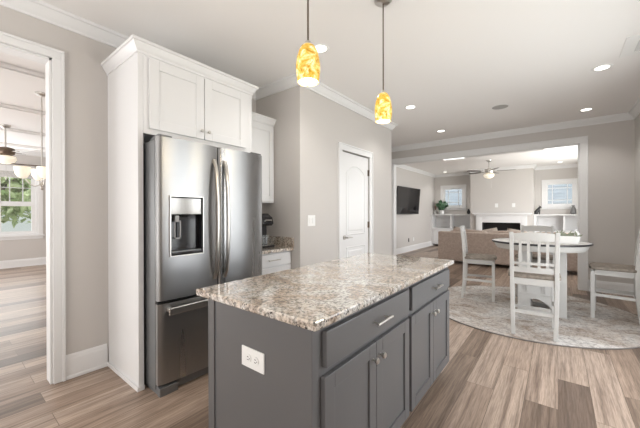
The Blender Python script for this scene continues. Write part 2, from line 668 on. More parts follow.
def casing_x(xw, n, y0, y1, zt, w=.095, t_=.02, z0=0, sill=False):
    """casing on a wall whose face is at x=xw, opening y0..y1"""
    f = MB()
    s_ = 1 if n > 0 else -1
    for (a, b) in ((y0 - w, y0), (y1, y1 + w)):
        f.box(xw, xw + s_ * t_, a, b, z0, zt)
        o_ = a if a < y0 else b - .018
        f.box(xw + s_ * t_, xw + s_ * (t_ + .009), o_, o_ + .018, z0, zt + w - .018)
    f.box(xw, xw + s_ * t_, y0 - w, y1 + w, zt, zt + w)
    f.box(xw + s_ * t_, xw + s_ * (t_ + .009), y0 - w, y1 + w, zt + w - .018, zt + w)
    return f


f = casing_x(XL, 1, -0.95, 0.535, DT, .068)
struct(f.build('trim_20', M['trim'], bevel=.003))
f = casing_x(XLo, -1, -0.95, 0.535, DT, .068)
struct(f.build('trim_21', M['trim'], bevel=.003))
f = MB()
f.box(XLo, XL, 0.520, 0.537, 0, DT); f.box(XLo, XL, -0.952, -0.935, 0, DT); f.box(XLo, XL, -0.95, 0.535, DT - .016, DT + .001)
struct(f.build('trim_22', M['trim']))
# far opening: jambs and casings on both faces
f = MB()
for yy, s_ in ((YF, -1), (YFo, 1)):
    w = .105
    x0c = OX0 - (.10 if yy == YF else w)
    f.box(x0c, OX0, yy, yy + s_ * .02, 0, OT)
    f.box(OX1, OX1 + w, yy, yy + s_ * .02, 0, OT)
    f.box(x0c, OX1 + w, yy, yy + s_ * .02, OT, OT + w)
    f.box(OX1 + w - .02, OX1 + w, yy + s_ * .02, yy + s_ * .03, 0, OT + w)
    f.box(x0c, OX1 + w, yy + s_ * .02, yy + s_ * .03, OT + w - .02, OT + w)
struct(f.build('trim_23', M['trim'], bevel=.003))
f = MB()
f.box(OX0 - .001, OX0 + .016, YF, YFo, 0, OT); f.box(OX1 - .016, OX1 + .001, YF, YFo, 0, OT); f.box(OX0, OX1, YF, YFo, OT - .016, OT + .001)
struct(f.build('trim_24', M['trim']))

# pantry door -------------------------------------------------------
f = casing_x(XP, 1, 3.25, 3.975, 2.07, .085)
struct(f.build('trim_25', M['trim'], bevel=.003))
dr = MB()
dr.box(XP - .045, XP - .008, 3.262, 3.963, 0.012, 2.055)


def outline_arch(y0, y1, z0, z1, rise, n=14):
    pts = [(y0, z0), (y1, z0)]
    for i in range(n + 1):
        t_ = i / n
        y = y1 + (y0 - y1) * t_
        z = z1 + rise * (1 - (2 * t_ - 1) ** 2)
        pts.append((y, z))
    return pts


def scale_outline(pts, d):
    cy = sum(p[0] for p in pts) / len(pts)
    ys = [p[0] for p in pts]; zs = [p[1] for p in pts]
    c0, c1 = (min(ys) + max(ys)) / 2, (min(zs) + max(zs)) / 2
    sy = 1 - 2 * d / (max(ys) - min(ys)); sz = 1 - 2 * d / (max(zs) - min(zs))
    return [(c0 + (p[0] - c0) * sy, c1 + (p[1] - c1) * sz) for p in pts]


def molding(mb, pts, x, h=.007, d=.016):
    """a raised bead following a closed outline on the plane x, and a raised field inside"""
    a = pts; b = scale_outline(pts, d / 2); c = scale_outline(pts, d); e = scale_outline(pts, d + .035); g_ = scale_outline(pts, d + .05)
    n = len(pts)
    ring = [[(x, p[0], p[1]) for p in a], [(x + h, p[0], p[1]) for p in b], [(x, p[0], p[1]) for p in c],
            [(x, p[0], p[1]) for p in e], [(x + h * .7, p[0], p[1]) for p in g_]]
    verts = sum(ring, [])
    faces = []
    for i in range(4):
        if i == 2: continue
        for j in range(n):
            faces.append((i * n + j, i * n + (j + 1) % n, (i + 1) * n + (j + 1) % n, (i + 1) * n + j))
    faces.append(tuple(range(4 * n, 5 * n)))
    mb.poly(verts, faces)


molding(dr, outline_arch(3.365, 3.86, 0.955, 1.80, .10), XP - .0078)
molding(dr, outline_arch(3.365, 3.86, 0.20, 0.80, 0.0, 2), XP - .0078)
door = struct(dr.build('door_1', M['trim']))
f = MB()
hy = 3.325
f.tube([(XP - .008, hy, .93), (XP + .004, hy, .93)], .030, 20)
f.tube([(XP + .004, hy, .93), (XP + .05, hy, .93)], .011, 12)
f.tube([(XP + .05, hy - .012, .93), (XP + .055, hy + .05, .932), (XP + .05, hy + .115, .928)], [.010, .009, .007], 12)
h_ = f.build('door_handle', M['nickel'], door, smooth=True)
for z in (1.84, 1.08, .25):
    f = MB()
    f.tube([(XP + .001, 3.969, z - .045), (XP + .001, 3.969, z + .045)], .008, 10)
    f.box(XP - .010, XP - .004, 3.945, 3.969, z - .043, z + .043)
    f.build('hinge', M['bronze'], door)


# windows -----------------------------------------------------------
def sash_window(name, axis, wall, out, a0, a1, z0, z1, mode):
    """axis 'x': wall plane x=wall, spans y; axis 'y': wall plane y=wall, spans x; out = sign to the outside"""
    def bx(mb, u0, u1, d0, d1, za, zb):
        if axis == 'x': mb.box(wall + out * d0, wall + out * d1, u0, u1, za, zb)
        else: mb.box(u0, u1, wall + out * d0, wall + out * d1, za, zb)
    w = .085
    f = MB()
    bx(f, a0 - w, a0, 0, -.02, z0 - .0, z1); bx(f, a1, a1 + w, 0, -.02, z0 - .0, z1); bx(f, a0 - w, a1 + w, 0, -.022, z1, z1 + w)
    bx(f, a0 - w, a1 + w, 0, -.02, z0 - w - .01, z0 - .03)
    bx(f, a0 - w - .02, a1 + w + .02, .0, -.05, z0 - .03, z0)
    bx(f, a0, a0 + .04, 0, .11, z0, z1); bx(f, a1 - .04, a1, 0, .11, z0, z1); bx(f, a0 + .04, a1 - .04, 0, .11, z1 - .04, z1); bx(f, a0 + .04, a1 - .04, .0, .11, z0, z0 + .04)
    root = struct(f.build(name, M['trim'], bevel=.002))
    s = MB()
    A0, A1, Z0, Z1 = a0, a1, z0, z1
    a0, a1, z0, z1 = a0 + .0405, a1 - .0405, z0 + .0405, z1 - .0405
    if mode == 'hung':
        zm = (z0 + z1) / 2 - .03
        for b0, b1, za, zb, dd in ((a0, (a0 + a1) / 2 - .03, z0, zm, .05), (a0, (a0 + a1) / 2 - .03, zm, z1, .075), ((a0 + a1) / 2 + .03, a1, z0, zm, .05), ((a0 + a1) / 2 + .03, a1, zm, z1, .075)):
            bx(s, b0, b0 + .075, dd - .02, dd + .02, za, zb); bx(s, b1 - .075, b1, dd - .02, dd + .02, za, zb)
            bx(s, b0 + .075, b1 - .075, dd - .02, dd + .02, za, za + .06); bx(s, b0 + .075, b1 - .075, dd - .02, dd + .02, zb - .05, zb)
            if dd > .06:
                for i in (1, 2):
                    c = b0 + (b1 - b0) * i / 3
                    bx(s, c - .009, c + .009, dd - .012, dd + .012, za + .06, zb - .05)
                bx(s, b0 + .075, b1 - .075, dd - .010, dd + .010, (za + zb) / 2 - .009, (za + zb) / 2 + .009)
        bx(s, (a0 + a1) / 2 - .0295, (a0 + a1) / 2 + .0295, 0.002, .11, z0, z1)
    else:
        bx(s, a0, a0 + .035, .03, .07, z0, z1); bx(s, a1 - .035, a1, .03, .07, z0, z1); bx(s, a0 + .035, a1 - .035, .03, .07, z0, z0 + .035); bx(s, a0 + .035, a1 - .035, .03, .07, z1 - .035, z1)
        for c in (a0 + .15, a1 - .15): bx(s, c - .010, c + .010, .038, .062, z0 + .035, z1 - .035)
        for c in (z0 + .15, z1 - .15): bx(s, a0 + .035, a1 - .035, .040, .060, c - .010, c + .010)
    s.build('window_sash', M['trim'], root)
    p = MB(); bx(p, a0 + .01, a1 - .01, .061 if mode == 'hung' else .048, .064 if mode == 'hung' else .052, z0 + .01, z1 - .01)
    p.build('window_pane', M['glass'], root)
    return root


sash_window('window_1', 'x', BX, -1, BW[0], BW[1], BW[2], BW[3], 'hung')
sash_window('window_2', 'y', YB, 1, LW[0], LW[1], WZ0, WZ1, 'prairie')
sash_window('window_3', 'y', YB, 1, RW[0], RW[1], WZ0, WZ1, 'prairie')
sash_window('window_4', 'x', XR, 1, 1.4, 4.1, 0.22, 2.25, 'hung')

# ------------------------------------------------------------------ island
IX1 = -0.68    # face frame plane
IX0 = -1.32
IY0, IY1 = 0.818, 2.495
isl = thing('kitchen_island', 'dark grey kitchen island base with shaker doors and drawers, in front of the fridge', 'kitchen island', ((IX0 + IX1) / 2, (IY0 + IY1) / 2, 0))
f = MB()
f.box(IX0, IX1, IY0, IY1, 0.10, 0.843)
f.build('body', M['grey'], isl, bevel=.002)
f = MB(); f.box(IX0 + .002, IX1 - .075, IY0 + .004, IY1 - .004, 0, 0.10)
f.build('toe_kick', M['grey'], isl)
f = MB()   # corner trims and scribe on the end panel
f.box(IX0 - .004, IX0 + .045, IY0 - .006, IY0, 0.0, 0.843)
f.build('corner_trim', M['grey'], isl, bevel=.0015)


def shaker(mb, xf, y0, y1, z0, z1, t_=.02, fr=.062, rec=.009):
    """shaker door facing +x, back at xf"""
    mb.box(xf, xf + t_ - rec, y0 + .01, y1 - .01, z0 + .01, z1 - .01)
    mb.box(xf, xf + t_, y0, y0 + fr, z0, z1); mb.box(xf, xf + t_, y1 - fr, y1, z0, z1)
    mb.box(xf, xf + t_, y0 + fr, y1 - fr, z0, z0 + fr); mb.box(xf, xf + t_, y0 + fr, y1 - fr, z1 - fr, z1)


def pull(mb, x, y0, y1, z):
    for y in (y0 + .02, y1 - .02): mb.tube([(x, y, z), (x + .03, y, z)], .0045, 10)
    mb.tube([(x + .03, y0, z), (x + .03, y1, z)], .006, 12)


def knob(mb, x, y, z, r=.015):
    mb.tube([(x, y, z), (x + .012, y, z), (x + .016, y, z), (x + .024, y, z), (x + .029, y, z)], [.006, .005, r * .8, r, r * .75], 16)


units = [(0.868, 1.656), (1.690, 2.458)]
for (a, b) in units:
    d_ = MB(); d_.box(IX1, IX1 + .022, a + .008, b - .004, 0.685, 0.820)
    dd = d_.build('drawer', M['grey'], isl, bevel=.003)
    h = MB(); c = (a + b) / 2 + .03
    pull(h, IX1 + .022, c - .075, c + .075, 0.752)
    h.build('pull_handle', M['nickel'], dd, smooth=True)
    mid = (a + b) / 2
    for (p, q, ky) in ((a, mid - .0015, mid - .035), (mid + .0015, b, mid + .035)):
        d_ = MB(); shaker(d_, IX1, p, q, 0.105, 0.655)
        dd = d_.build('door', M['grey'], isl, bevel=.002)
        h = MB(); knob(h, IX1 + .02, ky, 0.585)
        h.build('knob', M['nickel'], dd, smooth=True)

# granite slab with softened, slightly chipped looking edge
s = MB(); s.box(-1.418, -0.650, 0.800, 2.555, 0.843, 0.875)
tag(s.build('granite_countertop', M['granite'], bevel=.006), 'speckled cream and brown granite slab on top of the grey island', 'countertop')

# island outlet
f = MB(); f.box(-1.068, -0.925, IY0 - .006, IY0 - .0, 0.602, 0.686)
ot = tag(f.build('outlet_plate', M['white'], bevel=.003), 'white two-socket outlet plate on the end of the grey island', 'outlet')
for cx in (-1.020, -.973):
    f = MB()
    f.tube([(cx, IY0 - .0055, .644), (cx, IY0 - .0095, .644)], .017, 20)
    f.build('socket', M['white'], ot)
    f = MB()
    for dz in (-.006, .006): f.box(cx - .006, cx + .004, IY0 - .0105, IY0 - .0094, .644 + dz - .001, .644 + dz + .001)
    f.tube([(cx + .009, IY0 - .0094, .644), (cx + .009, IY0 - .0105, .644)], .0022, 8)
    f.build('slots', M['dark'], ot)

# ------------------------------------------------------------------ fridge surround cabinet
PY0, PY1, PXF = 0.884, 1.892, -2.321
enc = thing('fridge_cabinet', 'tall white cabinet surround enclosing the fridge, with two upper doors', 'cabinet', ((XL + PXF) / 2, (PY0 + PY1) / 2, 0))
f = MB(); f.box(XL + .002, PXF, PY0, PY0 + .036, 0, 2.39)
f.box(XL + .002, PXF + .012, PY0 - .012, PY0 - .0005, 0, .03); f.box(PXF + .0005, PXF + .012, PY0 - .0005, PY0 + .036, 0, .03)
f.build('side_panel', M['cab'], enc, bevel=.0015)
f = MB(); f.box(XL + .002, PXF, PY1 - .02, PY1, 0, 2.39)
f.build('side_panel', M['cab'], enc, bevel=.0015)
f = MB(); f.box(XL + .002, PXF - .001, PY0 + .0365, PY1 - .0205, 1.825, 2.39)
f.build('body', M['cab'], enc)


def cab_crown(xf, ya, yb, z0, z1, pr, xw, left=True, right=True):
    h = z1 - z0
    prof = [(0, 0), (.006, 0), (.008, h * .18), (.018, h * .34), (pr * .72, h * .66), (pr * .8, h * .74), (pr, h * .78), (pr, h), (0, h)]
    f = MB()
    path = [(xw, ya), (xf, ya), (xf, yb), (xw, yb)]
    rows = []
    for q, z in prof:
        rows.append([(xw, ya - (q if left else 0), z0 + z), (xf + q, ya - (q if left else 0), z0 + z), (xf + q, yb + (q if right else 0), z0 + z), (xw, yb + (q if right else 0), z0 + z)])
    verts = sum(rows, [])
    faces = []
    for i in range(len(prof) - 1):
        for j in range(3):
            faces.append((i * 4 + j, i * 4 + j + 1, (i + 1) * 4 + j + 1, (i + 1) * 4 + j))
    faces.append((0, 1, 2, 3)); faces.append(tuple((len(prof) - 1) * 4 + j for j in (3, 2, 1, 0)))
    faces.append(tuple(i * 4 for i in range(len(prof)))); faces.append(tuple(i * 4 + 3 for i in range(len(prof)))[::-1])
    f.poly(verts, faces)
    return f


cab_crown(PXF, PY0, PY1, 2.385, 2.470, .047, XL + .002).build('crown_moulding', M['cab'], enc)
for (p, q, ky) in ((.955, 1.381, 1.352), (1.387, 1.813, 1.416)):
    d_ = MB(); shaker(d_, PXF, p, q, 1.862, 2.368, .02, .068, .010)
    dd = d_.build('door', M['cab'], enc, bevel=.002)
    h = MB(); knob(h, PXF + .02, ky, 1.925, .014)
    h.build('knob', M['nickel'], dd, smooth=True)

# upper cabinet to the right of the fridge
uc = thing('upper_cabinet', 'small white wall cabinet right of the fridge above the coffee maker', 'cabinet', (-2.755, 2.16, 1.37))
f = MB(); f.box(XL + .002, -2.61, PY1 + .001, 2.449, 1.37, 2.27)
f.build('body', M['cab'], uc, bevel=.0015)
f = MB(); shaker(f, -2.61, PY1 + .03, 2.43, 1.385, 2.245, .02, .062, .010)
dd = f.build('door', M['cab'], uc, bevel=.002)
h = MB(); knob(h, -2.59, 1.95, 1.44, .014); h.build('knob', M['nickel'], dd, smooth=True)
cab_crown(-2.605, PY1 + .001, 2.449, 2.262, 2.335, .042, XL + .002, False, False).build('crown_moulding', M['cab'], uc)

# base cabinet, counter, backsplash
bc = thing('base_cabinet', 'white base cabinet with a drawer, in the corner right of the fridge', 'cabinet', (-2.62, 2.16, 0))
f = MB(); f.box(XL + .002, -2.345, PY1 + .001, 2.449, 0.10, 0.843); f.box(XL + .002, -2.41, PY1 + .001, 2.449, 0, 0.10)
f.build('body', M['cab'], bc)
f = MB(); f.box(-2.345, -2.325, PY1 + .02, 2.435, 0.70, 0.828)
dd = f.build('drawer', M['cab'], bc, bevel=.003)
h = MB(); pull(h, -2.325, 2.09, 2.25, 0.765); h.build('pull_handle', M['nickel'], dd, smooth=True)
f = MB(); shaker(f, -2.345, PY1 + .02, 2.435, 0.115, 0.685)
dd = f.build('door', M['cab'], bc, bevel=.002)
h = MB(); knob(h, -2.325, 1.94, 0.62); h.build('knob', M['nickel'], dd, smooth=True)
f = MB()
f.box(XL + .002, -2.295, PY1 + .001, 2.449, 0.843, 0.875)
f.box(XL + .002, -2.29, 2.429, 2.449, 0.875, 0.985)
f.box(XL + .002, XL + .022, PY1 + .001, 2.429, 0.875, 0.985)
tag(f.build('granite_counter', M['granite'], bevel=.003), 'short granite counter with low backsplash right of the fridge', 'countertop')

# coffee maker
cmx, cmy, cmz = -2.585, 2.235, 0.876
cm = thing('coffee_maker', 'black single-cup coffee maker on the small granite counter', 'coffee maker', (cmx, cmy, cmz))
f = MB(); f.box(cmx - .15, cmx + .13, cmy - .085, cmy + .085, cmz, cmz + .025)
f.build('base', M['black'], cm, bevel=.008)
f = MB(); f.box(cmx - .15, cmx + .015, cmy - .075, cmy + .075, cmz + .025, cmz + .25)
f.build('body', M['black'], cm, bevel=.015)
f = MB()
f.prism([(cmx - .15, cmy - .08, cmz + .245), (cmx + .09, cmy - .08, cmz + .235), (cmx + .12, cmy - .08, cmz + .26), (cmx + .10, cmy - .08, cmz + .33), (cmx + .03, cmy - .08, cmz + .37), (cmx - .12, cmy - .08, cmz + .37), (cmx - .15, cmy - .08, cmz + .34)], (0, .16, 0))
f.build('brew_head', M['blackgloss'], cm, bevel=.01)
f = MB(); f.tube([(cmx + .08, cmy - .07, cmz + .255), (cmx + .125, cmy - .04, cmz + .30), (cmx + .125, cmy + .04, cmz + .30), (cmx + .08, cmy + .07, cmz + .255)], .007, 8)
f.build('handle', M['chrome'], cm, smooth=True)
f = MB(); f.box(cmx, cmx + .12, cmy - .07, cmy + .07, cmz + .025, cmz + .032)
f.build('drip_tray', M['chrome'], cm, bevel=.002)
f = MB(); f.lathe((cmx + .062, cmy, cmz + .0325), [(.030, 0), (.034, .005), (.038, .10), (.036, .10), (.032, .008)], 20, True, True)
tag(f.build('glass_mug', M['clear'], smooth=True), 'clear glass cup on the coffee maker drip tray', 'cup')

# ------------------------------------------------------------------ fridge
FX = -2.109; FY0, FY1, FYM = 0.934, 1.862, 1.402
fr = thing('refrigerator', 'stainless steel french door fridge with ice dispenser and bottom freezer drawer', 'refrigerator', (-2.5, (FY0 + FY1) / 2, 0))
f = MB(); f.box(-2.86, -2.185, FY0 + .004, FY1 - .004, 0.03, 1.76)
f.build('body', M['fridge_side'], fr, bevel=.004)
f = MB(); f.box(-2.185, -2.168, FY0 + .012, FY1 - .012, 0.06, 1.76)
f.build('door_gasket', M['dark'], fr)
bulge = .022


def door_piece(mb, y0, y1, z0, z1, ya, yb, xb=-2.168, n=14):
    """slice of a convex door whose full span is ya..yb"""
    fr_ = []
    grid = [ya + (yb - ya) * i / 48 for i in range(49)]
    for y in [y0] + [q for q in grid if y0 + .002 < q < y1 - .002] + [y1]:
        u = (2 * (y - ya) / (yb - ya) - 1)
        x = FX - bulge * u * u - .010 * max(0, abs(u) - .94) / .06
        fr_.append((x, y))
    pts = [(xb, y1, z0), (xb, y0, z0)] + [(x, y, z0) for x, y in fr_]
    mb.prism(pts, (0, 0, z1 - z0))


DZ0, DZ1 = 0.955, 1.368; DY0, DY1 = 1.012, 1.252
f = MB()
a, b = FY0, FYM - .004
door_piece(f, a, b, .650, DZ0, a, b); door_piece(f, a, b, DZ1, 1.777, a, b)
door_piece(f, a, DY0, DZ0, DZ1, a, b, n=6); door_piece(f, DY1, b, DZ0, DZ1, a, b, n=8)
fd = f.build('fridge_door', M['steel'], fr, smooth=True)
# dispenser
f = MB(); f.box(-2.166, -2.160, DY0, DY1, DZ0, DZ1)
f.box(-2.166, FX - .012, DY0, DY0 + .006, DZ0, DZ1); f.box(-2.166, FX - .006, DY1 - .006, DY1, DZ0, DZ1); f.box(-2.166, FX + .002, DY0, DY1, DZ0, DZ0 + .022)
f.build('dispenser_cavity', M['blackgloss'], fd)
f = MB(); f.box(-2.160, FX - .012, DY0 + .006, DY1 - .006, 1.243, DZ1 - .006)
f.build('dispenser_display', M['display'], fd, bevel=.003)
f = MB()
xa, xb_ = FX - .024, FX + .004
f.box(xa, xb_, DY0 - .007, DY0, DZ0 - .008, DZ1 + .008); f.box(xa, xb_, DY1, DY1 + .007, DZ0 - .008, DZ1 + .008)
f.box(xa, xb_, DY0, DY1, DZ1, DZ1 + .008); f.box(xa, xb_, DY0, DY1, DZ0 - .008, DZ0)
f.build('dispenser_frame', M['nickel'], fd, bevel=.001)
f = MB()
for (p, q, u, v) in ((1.045, 1.053, 1.07, 1.20), (1.085, 1.093, 1.07, 1.20), (1.045, 1.093, 1.07, 1.078), (1.045, 1.093, 1.192, 1.20)):
    f.box(-2.135, -2.128, p, q, u, v)
f.box(-2.16, -2.135, 1.055, 1.083, 1.19, 1.235)
f.build('dispenser_paddle', mat('satin_grey_plastic', (0.30, 0.30, 0.30), 0.35), fd)
f = MB(); f.lathe((-2.135, 1.125, 1.225), [(.022, 0), (.03, .018)], 16); f.build('dispenser_spout', M['black'], fd)
f = MB(); f.box(-2.157, FX - .006, DY0 + .01, DY1 - .01, DZ0 + .022, DZ0 + .028); f.build('drip_grille', M['fridge_side'], fd)
f = MB()
a2, b2 = FYM + .004, FY1
door_piece(f, a2, b2, .650, 1.777, a2, b2)
fd2 = f.build('fridge_door', M['steel'], fr, smooth=True)
f = MB(); f.box(FX - .02, FX - .0145, 1.735, 1.80, 1.668, 1.684)
f.build('badge', M['chrome'], fd2, bevel=.001)
f = MB(); door_piece(f, FY0, FY1, .075, .628, FY0, FY1)
fd3 = f.build('freezer_drawer', M['steel'], fr, smooth=True)


def bow_handle(y, par, lean):
    n = 16
    f = MB()
    prev = []
    for i in range(n + 1):
        t_ = i / n
        z = .735 + (1.675 - .735) * t_
        bow = math.sin(PI * t_) ** .45 if 0 < t_ < 1 else 0
        x = FX - .012 + .055 * bow
        yy = y + lean * math.sin(PI * t_)
        prev.append((x, yy, z))
    rows = []
    for i, (x, yy, z) in enumerate(prev):
        w = .013; t2 = .011
        rows.append([(x - t2, yy - w, z), (x + t2 * .6, yy - w, z), (x + t2, yy - w * .5, z), (x + t2, yy + w * .5, z), (x + t2 * .6, yy + w, z), (x - t2, yy + w, z)])
    verts = sum(rows, []); k_ = 6; faces = []
    for i in range(len(rows) - 1):
        for j in range(k_): faces.append((i * k_ + j, i * k_ + (j + 1) % k_, (i + 1) * k_ + (j + 1) % k_, (i + 1) * k_ + j))
    faces.append(tuple(range(k_))[::-1]); faces.append(tuple(range(len(verts) - k_, len(verts))))
    f.poly(verts, faces)
    return f.build('door_handle', M['nickel'], par, smooth=True)


bow_handle(1.356, fd, 0)
bow_handle(1.449, fd2, 0)
f = MB()
f.box(FX + .030, FX + .045, FY0 + .045, FY1 - .045, .556, .606)
f.box(FX - .03, FX + .032, FY0 + .055, FY0 + .085, .57, .598); f.box(FX - .03, FX + .032, FY1 - .085, FY1 - .055, .57, .598)
f.build('drawer_handle', M['nickel'], fd3, bevel=.006)
for y0, y1 in ((FY0 + .02, FY0 + .10), (FY1 - .10, FY1 - .02)):
    f = MB(); f.prism([(-2.30, y0, 1.765), (-2.13, y0, 1.779), (-2.13, y0, 1.79), (-2.17, y0, 1.802), (-2.26, y0, 1.79), (-2.30, y0, 1.78)], (0, y1 - y0, 0))
    f.build('hinge_cover', M['fridge_side'], fr, bevel=.004)
f = MB(); f.box(-2.84, -2.155, FY0 + .01, FY1 - .01, .0, .058)
f.box(-2.155, FX - .008, FY0 + .004, FY0 + .13, .0, .058); f.box(-2.155, FX - .008, FY1 - .13, FY1 - .004, .0, .058)
f.build('toe_grille', M['fridge_side'], fr, bevel=.004)

# switch plate beside the pantry door
f = MB(); f.box(XP, XP + .006, 2.575, 2.705, 1.105, 1.228)
sp = tag(f.build('switch_plate', M['white'], bevel=.002), 'white two-gang light switch plate on the wall left of the pantry door', 'light switch')
for y in (2.615, 2.665):
    f = MB(); f.box(XP + .006, XP + .010, y - .016, y + .016, 1.135, 1.198); f.build('rocker', M['white'], sp, bevel=.001)

# ------------------------------------------------------------------ pendants over the island
def pendant(x, y, zt, zb, label):
    p = thing('pendant_light', label, 'pendant light', (x, y, CZ), 'amber glass pendants over the island')
    f = MB(); f.lathe((x, y, CZ), [(.060, 0), (.060, -.012), (.045, -.025), (.012, -.032)], 28); f.build('canopy', M['nickel'], p, smooth=True)
    f = MB(); f.tube([(x, y, CZ - .03), (x, y, zt + .02)], .0045, 10); f.build('rod', M['bronze'], p)
    f = MB(); f.lathe((x, y, zt), [(.007, .022), (.013, .018), (.019, .0), (.025, -.006)], 20); f.build('socket_cap', M['nickel'], p, smooth=True)
    h = zt - zb
    f = MB()
    outer = [(.024, 0), (.034, -.04 * h), (.046, -.16 * h), (.055, -.34 * h), (.060, -.54 * h), (.060, -.72 * h), (.056, -.88 * h), (.051, -1.0 * h)]
    inner = [(r - .004, z) for r, z in outer[::-1]]
    f.lathe((x, y, zt), outer + inner, 32, False, False); f.build('glass_shade', M['amber'], p, smooth=True)
    f = MB(); f.lathe((x, y, zb + .010), [(.046, -.006), (.046, .002)], 24); f.build('bulb', M['bulb'], p)
    l = bpy.data.lights.new('pendant_glow', 'POINT'); l.energy = 4; l.color = (1, .85, .6); l.shadow_soft_size = .05
    lo = bpy.data.objects.new('pendant_glow', l); lo.location = (x, y, zb - .06); col.objects.link(lo)
    return p


pendant(-0.96, 1.13, 2.070, 1.890, 'amber glass pendant light over the near end of the island, nearer the fridge')
pendant(-0.96, 1.94, 2.085, 1.890, 'amber glass pendant light over the far end of the island, nearer the dining table')

# ------------------------------------------------------------------ recessed lights
def downlight(x, y, label, r=.075, z=CZ, power=19, room='kitchen'):
    d = thing('recessed_light', label, 'ceiling light', (x, y, z), 'recessed ceiling lights')
    f = MB(); f.lathe((x, y, z), [(r * .78, -.004), (r, -.007), (r * 1.12, -.001), (r * 1.12, 0), (r * .78, 0)], 28, False, False); f.build('trim_ring', M['white'], d, smooth=True)
    f = MB(); f.lathe((x, y, z), [(r * .78, -.003), (r * .78, -.001)], 28); f.build('lens', M['bulb'], d)
    l = bpy.data.lights.new('downlight', 'SPOT'); l.energy = power; l.spot_size = R(125); l.spot_blend = .6; l.shadow_soft_size = .06; l.color = (1, .965, .92)
    lo = bpy.data.objects.new('downlight', l); lo.location = (x, y, z - .02); col.objects.link(lo)


downlight(-1.69, 2.16, 'recessed ceiling light just right of the nearer amber pendant')
downlight(-1.63, 4.14, 'recessed ceiling light just right of the farther amber pendant')
downlight(-1.67, 5.69, 'small recessed ceiling light near the left end of the wide opening')
downlight(.356, 4.24, 'largest recessed ceiling light, at the right below the vent')
downlight(.32, 5.82, 'recessed ceiling light above the right corner of the wide opening')
downlight(-3.23, 11.48, 'recessed light in the living room ceiling above the left window')
downlight(.05, 11.36, 'recessed light in the living room ceiling above the right window')
for x, w, lb in ((-1.665, .40, 'narrow bright strip on the underside of the wide opening, left one'), (.03, .44, 'narrow bright strip on the underside of the wide opening, by its right jamb')):  # framed emissive strips for two bright patches on the soffit
    d = thing('bright_strip', lb, 'ceiling light', (x, 6.52, OT - .016), 'bright strips under the header of the opening')
    z = OT - .0165
    f = MB(); f.box(x - w / 2 - .008, x + w / 2 + .008, 6.465, 6.475, z - .006, z); f.box(x - w / 2 - .008, x + w / 2 + .008, 6.575, 6.585, z - .006, z)
    f.box(x - w / 2 - .008, x - w / 2, 6.475, 6.575, z - .006, z); f.box(x + w / 2, x + w / 2 + .008, 6.475, 6.575, z - .006, z); f.build('frame', M['white'], d)
    f = MB(); f.box(x - w / 2, x + w / 2, 6.475, 6.575, z - .004, z); f.build('glow_panel', M['strip_glow'], d)
sm = thing('ceiling_speaker', 'round flat grey speaker cover in the kitchen ceiling', 'speaker', (-.64, 4.92, CZ))
f = MB(); f.lathe((-.64, 4.92, CZ), [(.10, -.004), (.112, -.003), (.112, 0), (.10, 0)], 32, False, False); f.build('rim', M['white'], sm)
f = MB(); f.lathe((-.64, 4.92, CZ), [(.10, -.003), (.10, -.001)], 32); f.build('grille', mat('grey_grille', (.42, .41, .40), .7), sm)
# vent
vt = thing('ceiling_vent', 'white rectangular air vent in the ceiling near the right wall', 'vent', (.68, 3.88, CZ))
f = MB()
for bx_ in ((.46, .87, 3.64, 3.74), (.46, .87, 4.00, 4.06), (.46, .55, 3.74, 4.00), (.81, .87, 3.74, 4.00)): f.box(*bx_, CZ - .008, CZ)
f.build('frame', M['white'], vt, bevel=.002)
f = MB(); f.box(.55, .81, 3.74, 4.00, CZ - .001, CZ - .0002); f.build('backing', M['dark'], vt)
f = MB()
for i in range(6):
    yy = 3.742 + i * .042
    f.prism([(.55, yy, CZ - .002), (.55, yy + .028, CZ - .009), (.55, yy + .030, CZ - .007), (.55, yy + .002, CZ - .0012)], (.26, 0, 0))
f.build('slats', mat('vent_grey', (.6, .6, .59), .5), vt)

# ------------------------------------------------------------------ dining set
rx, ry, rr = -.353, 4.755, 1.195
f = MB(); f.lathe((rx, ry, 0), [(rr, .001), (rr, .010), (rr - .012, .011)], 96)
rug = tag(f.build('round_rug', M['rug']), 'round faded grey and beige rug under the dining table', 'rug')
f = MB(); f.lathe((rx, ry, 0), [(rr, .001), (rr + .008, .002), (rr + .010, .009), (rr, .012), (rr - .004, .0105)], 96, False, False); f.build('binding', M['rug_edge'], rug)

RZ = .0115
tx, ty = -.19, 4.68
by = 4.74
tb = thing('dining_table', 'round white counter-height dining table with dark edge on the rug', 'table', (tx, ty, RZ))
TZ = .895
f = MB(); f.lathe((tx, ty, TZ), [(.49, -.022), (.504, -.022), (.504, -.002), (.49, 0)], 72, True, True); f.build('tabletop', M['tabletop'], tb)
f = MB(); f.lathe((tx, ty, TZ), [(.504, -.022), (.511, -.018), (.511, -.004), (.504, .001)], 72, False, False); f.build('edge_band', M['tabletrim'], tb)
f = MB(); f.lathe((tx, ty, TZ), [(.42, -.092), (.452, -.092), (.468, -.070), (.480, -.040), (.486, -.023), (.42, -.023)], 72, True, False); f.build('apron', M['chair'], tb)
for sx in (-1, 1):
    for sy in (-1, 1):
        f = MB(); cx, cy = -.157 + sx * .175, by + sy * .135; f.box(cx - .065, cx + .065, cy - .055, cy + .055, RZ, TZ - .093)
        f.build('leg', M['chair'], tb, bevel=.004)


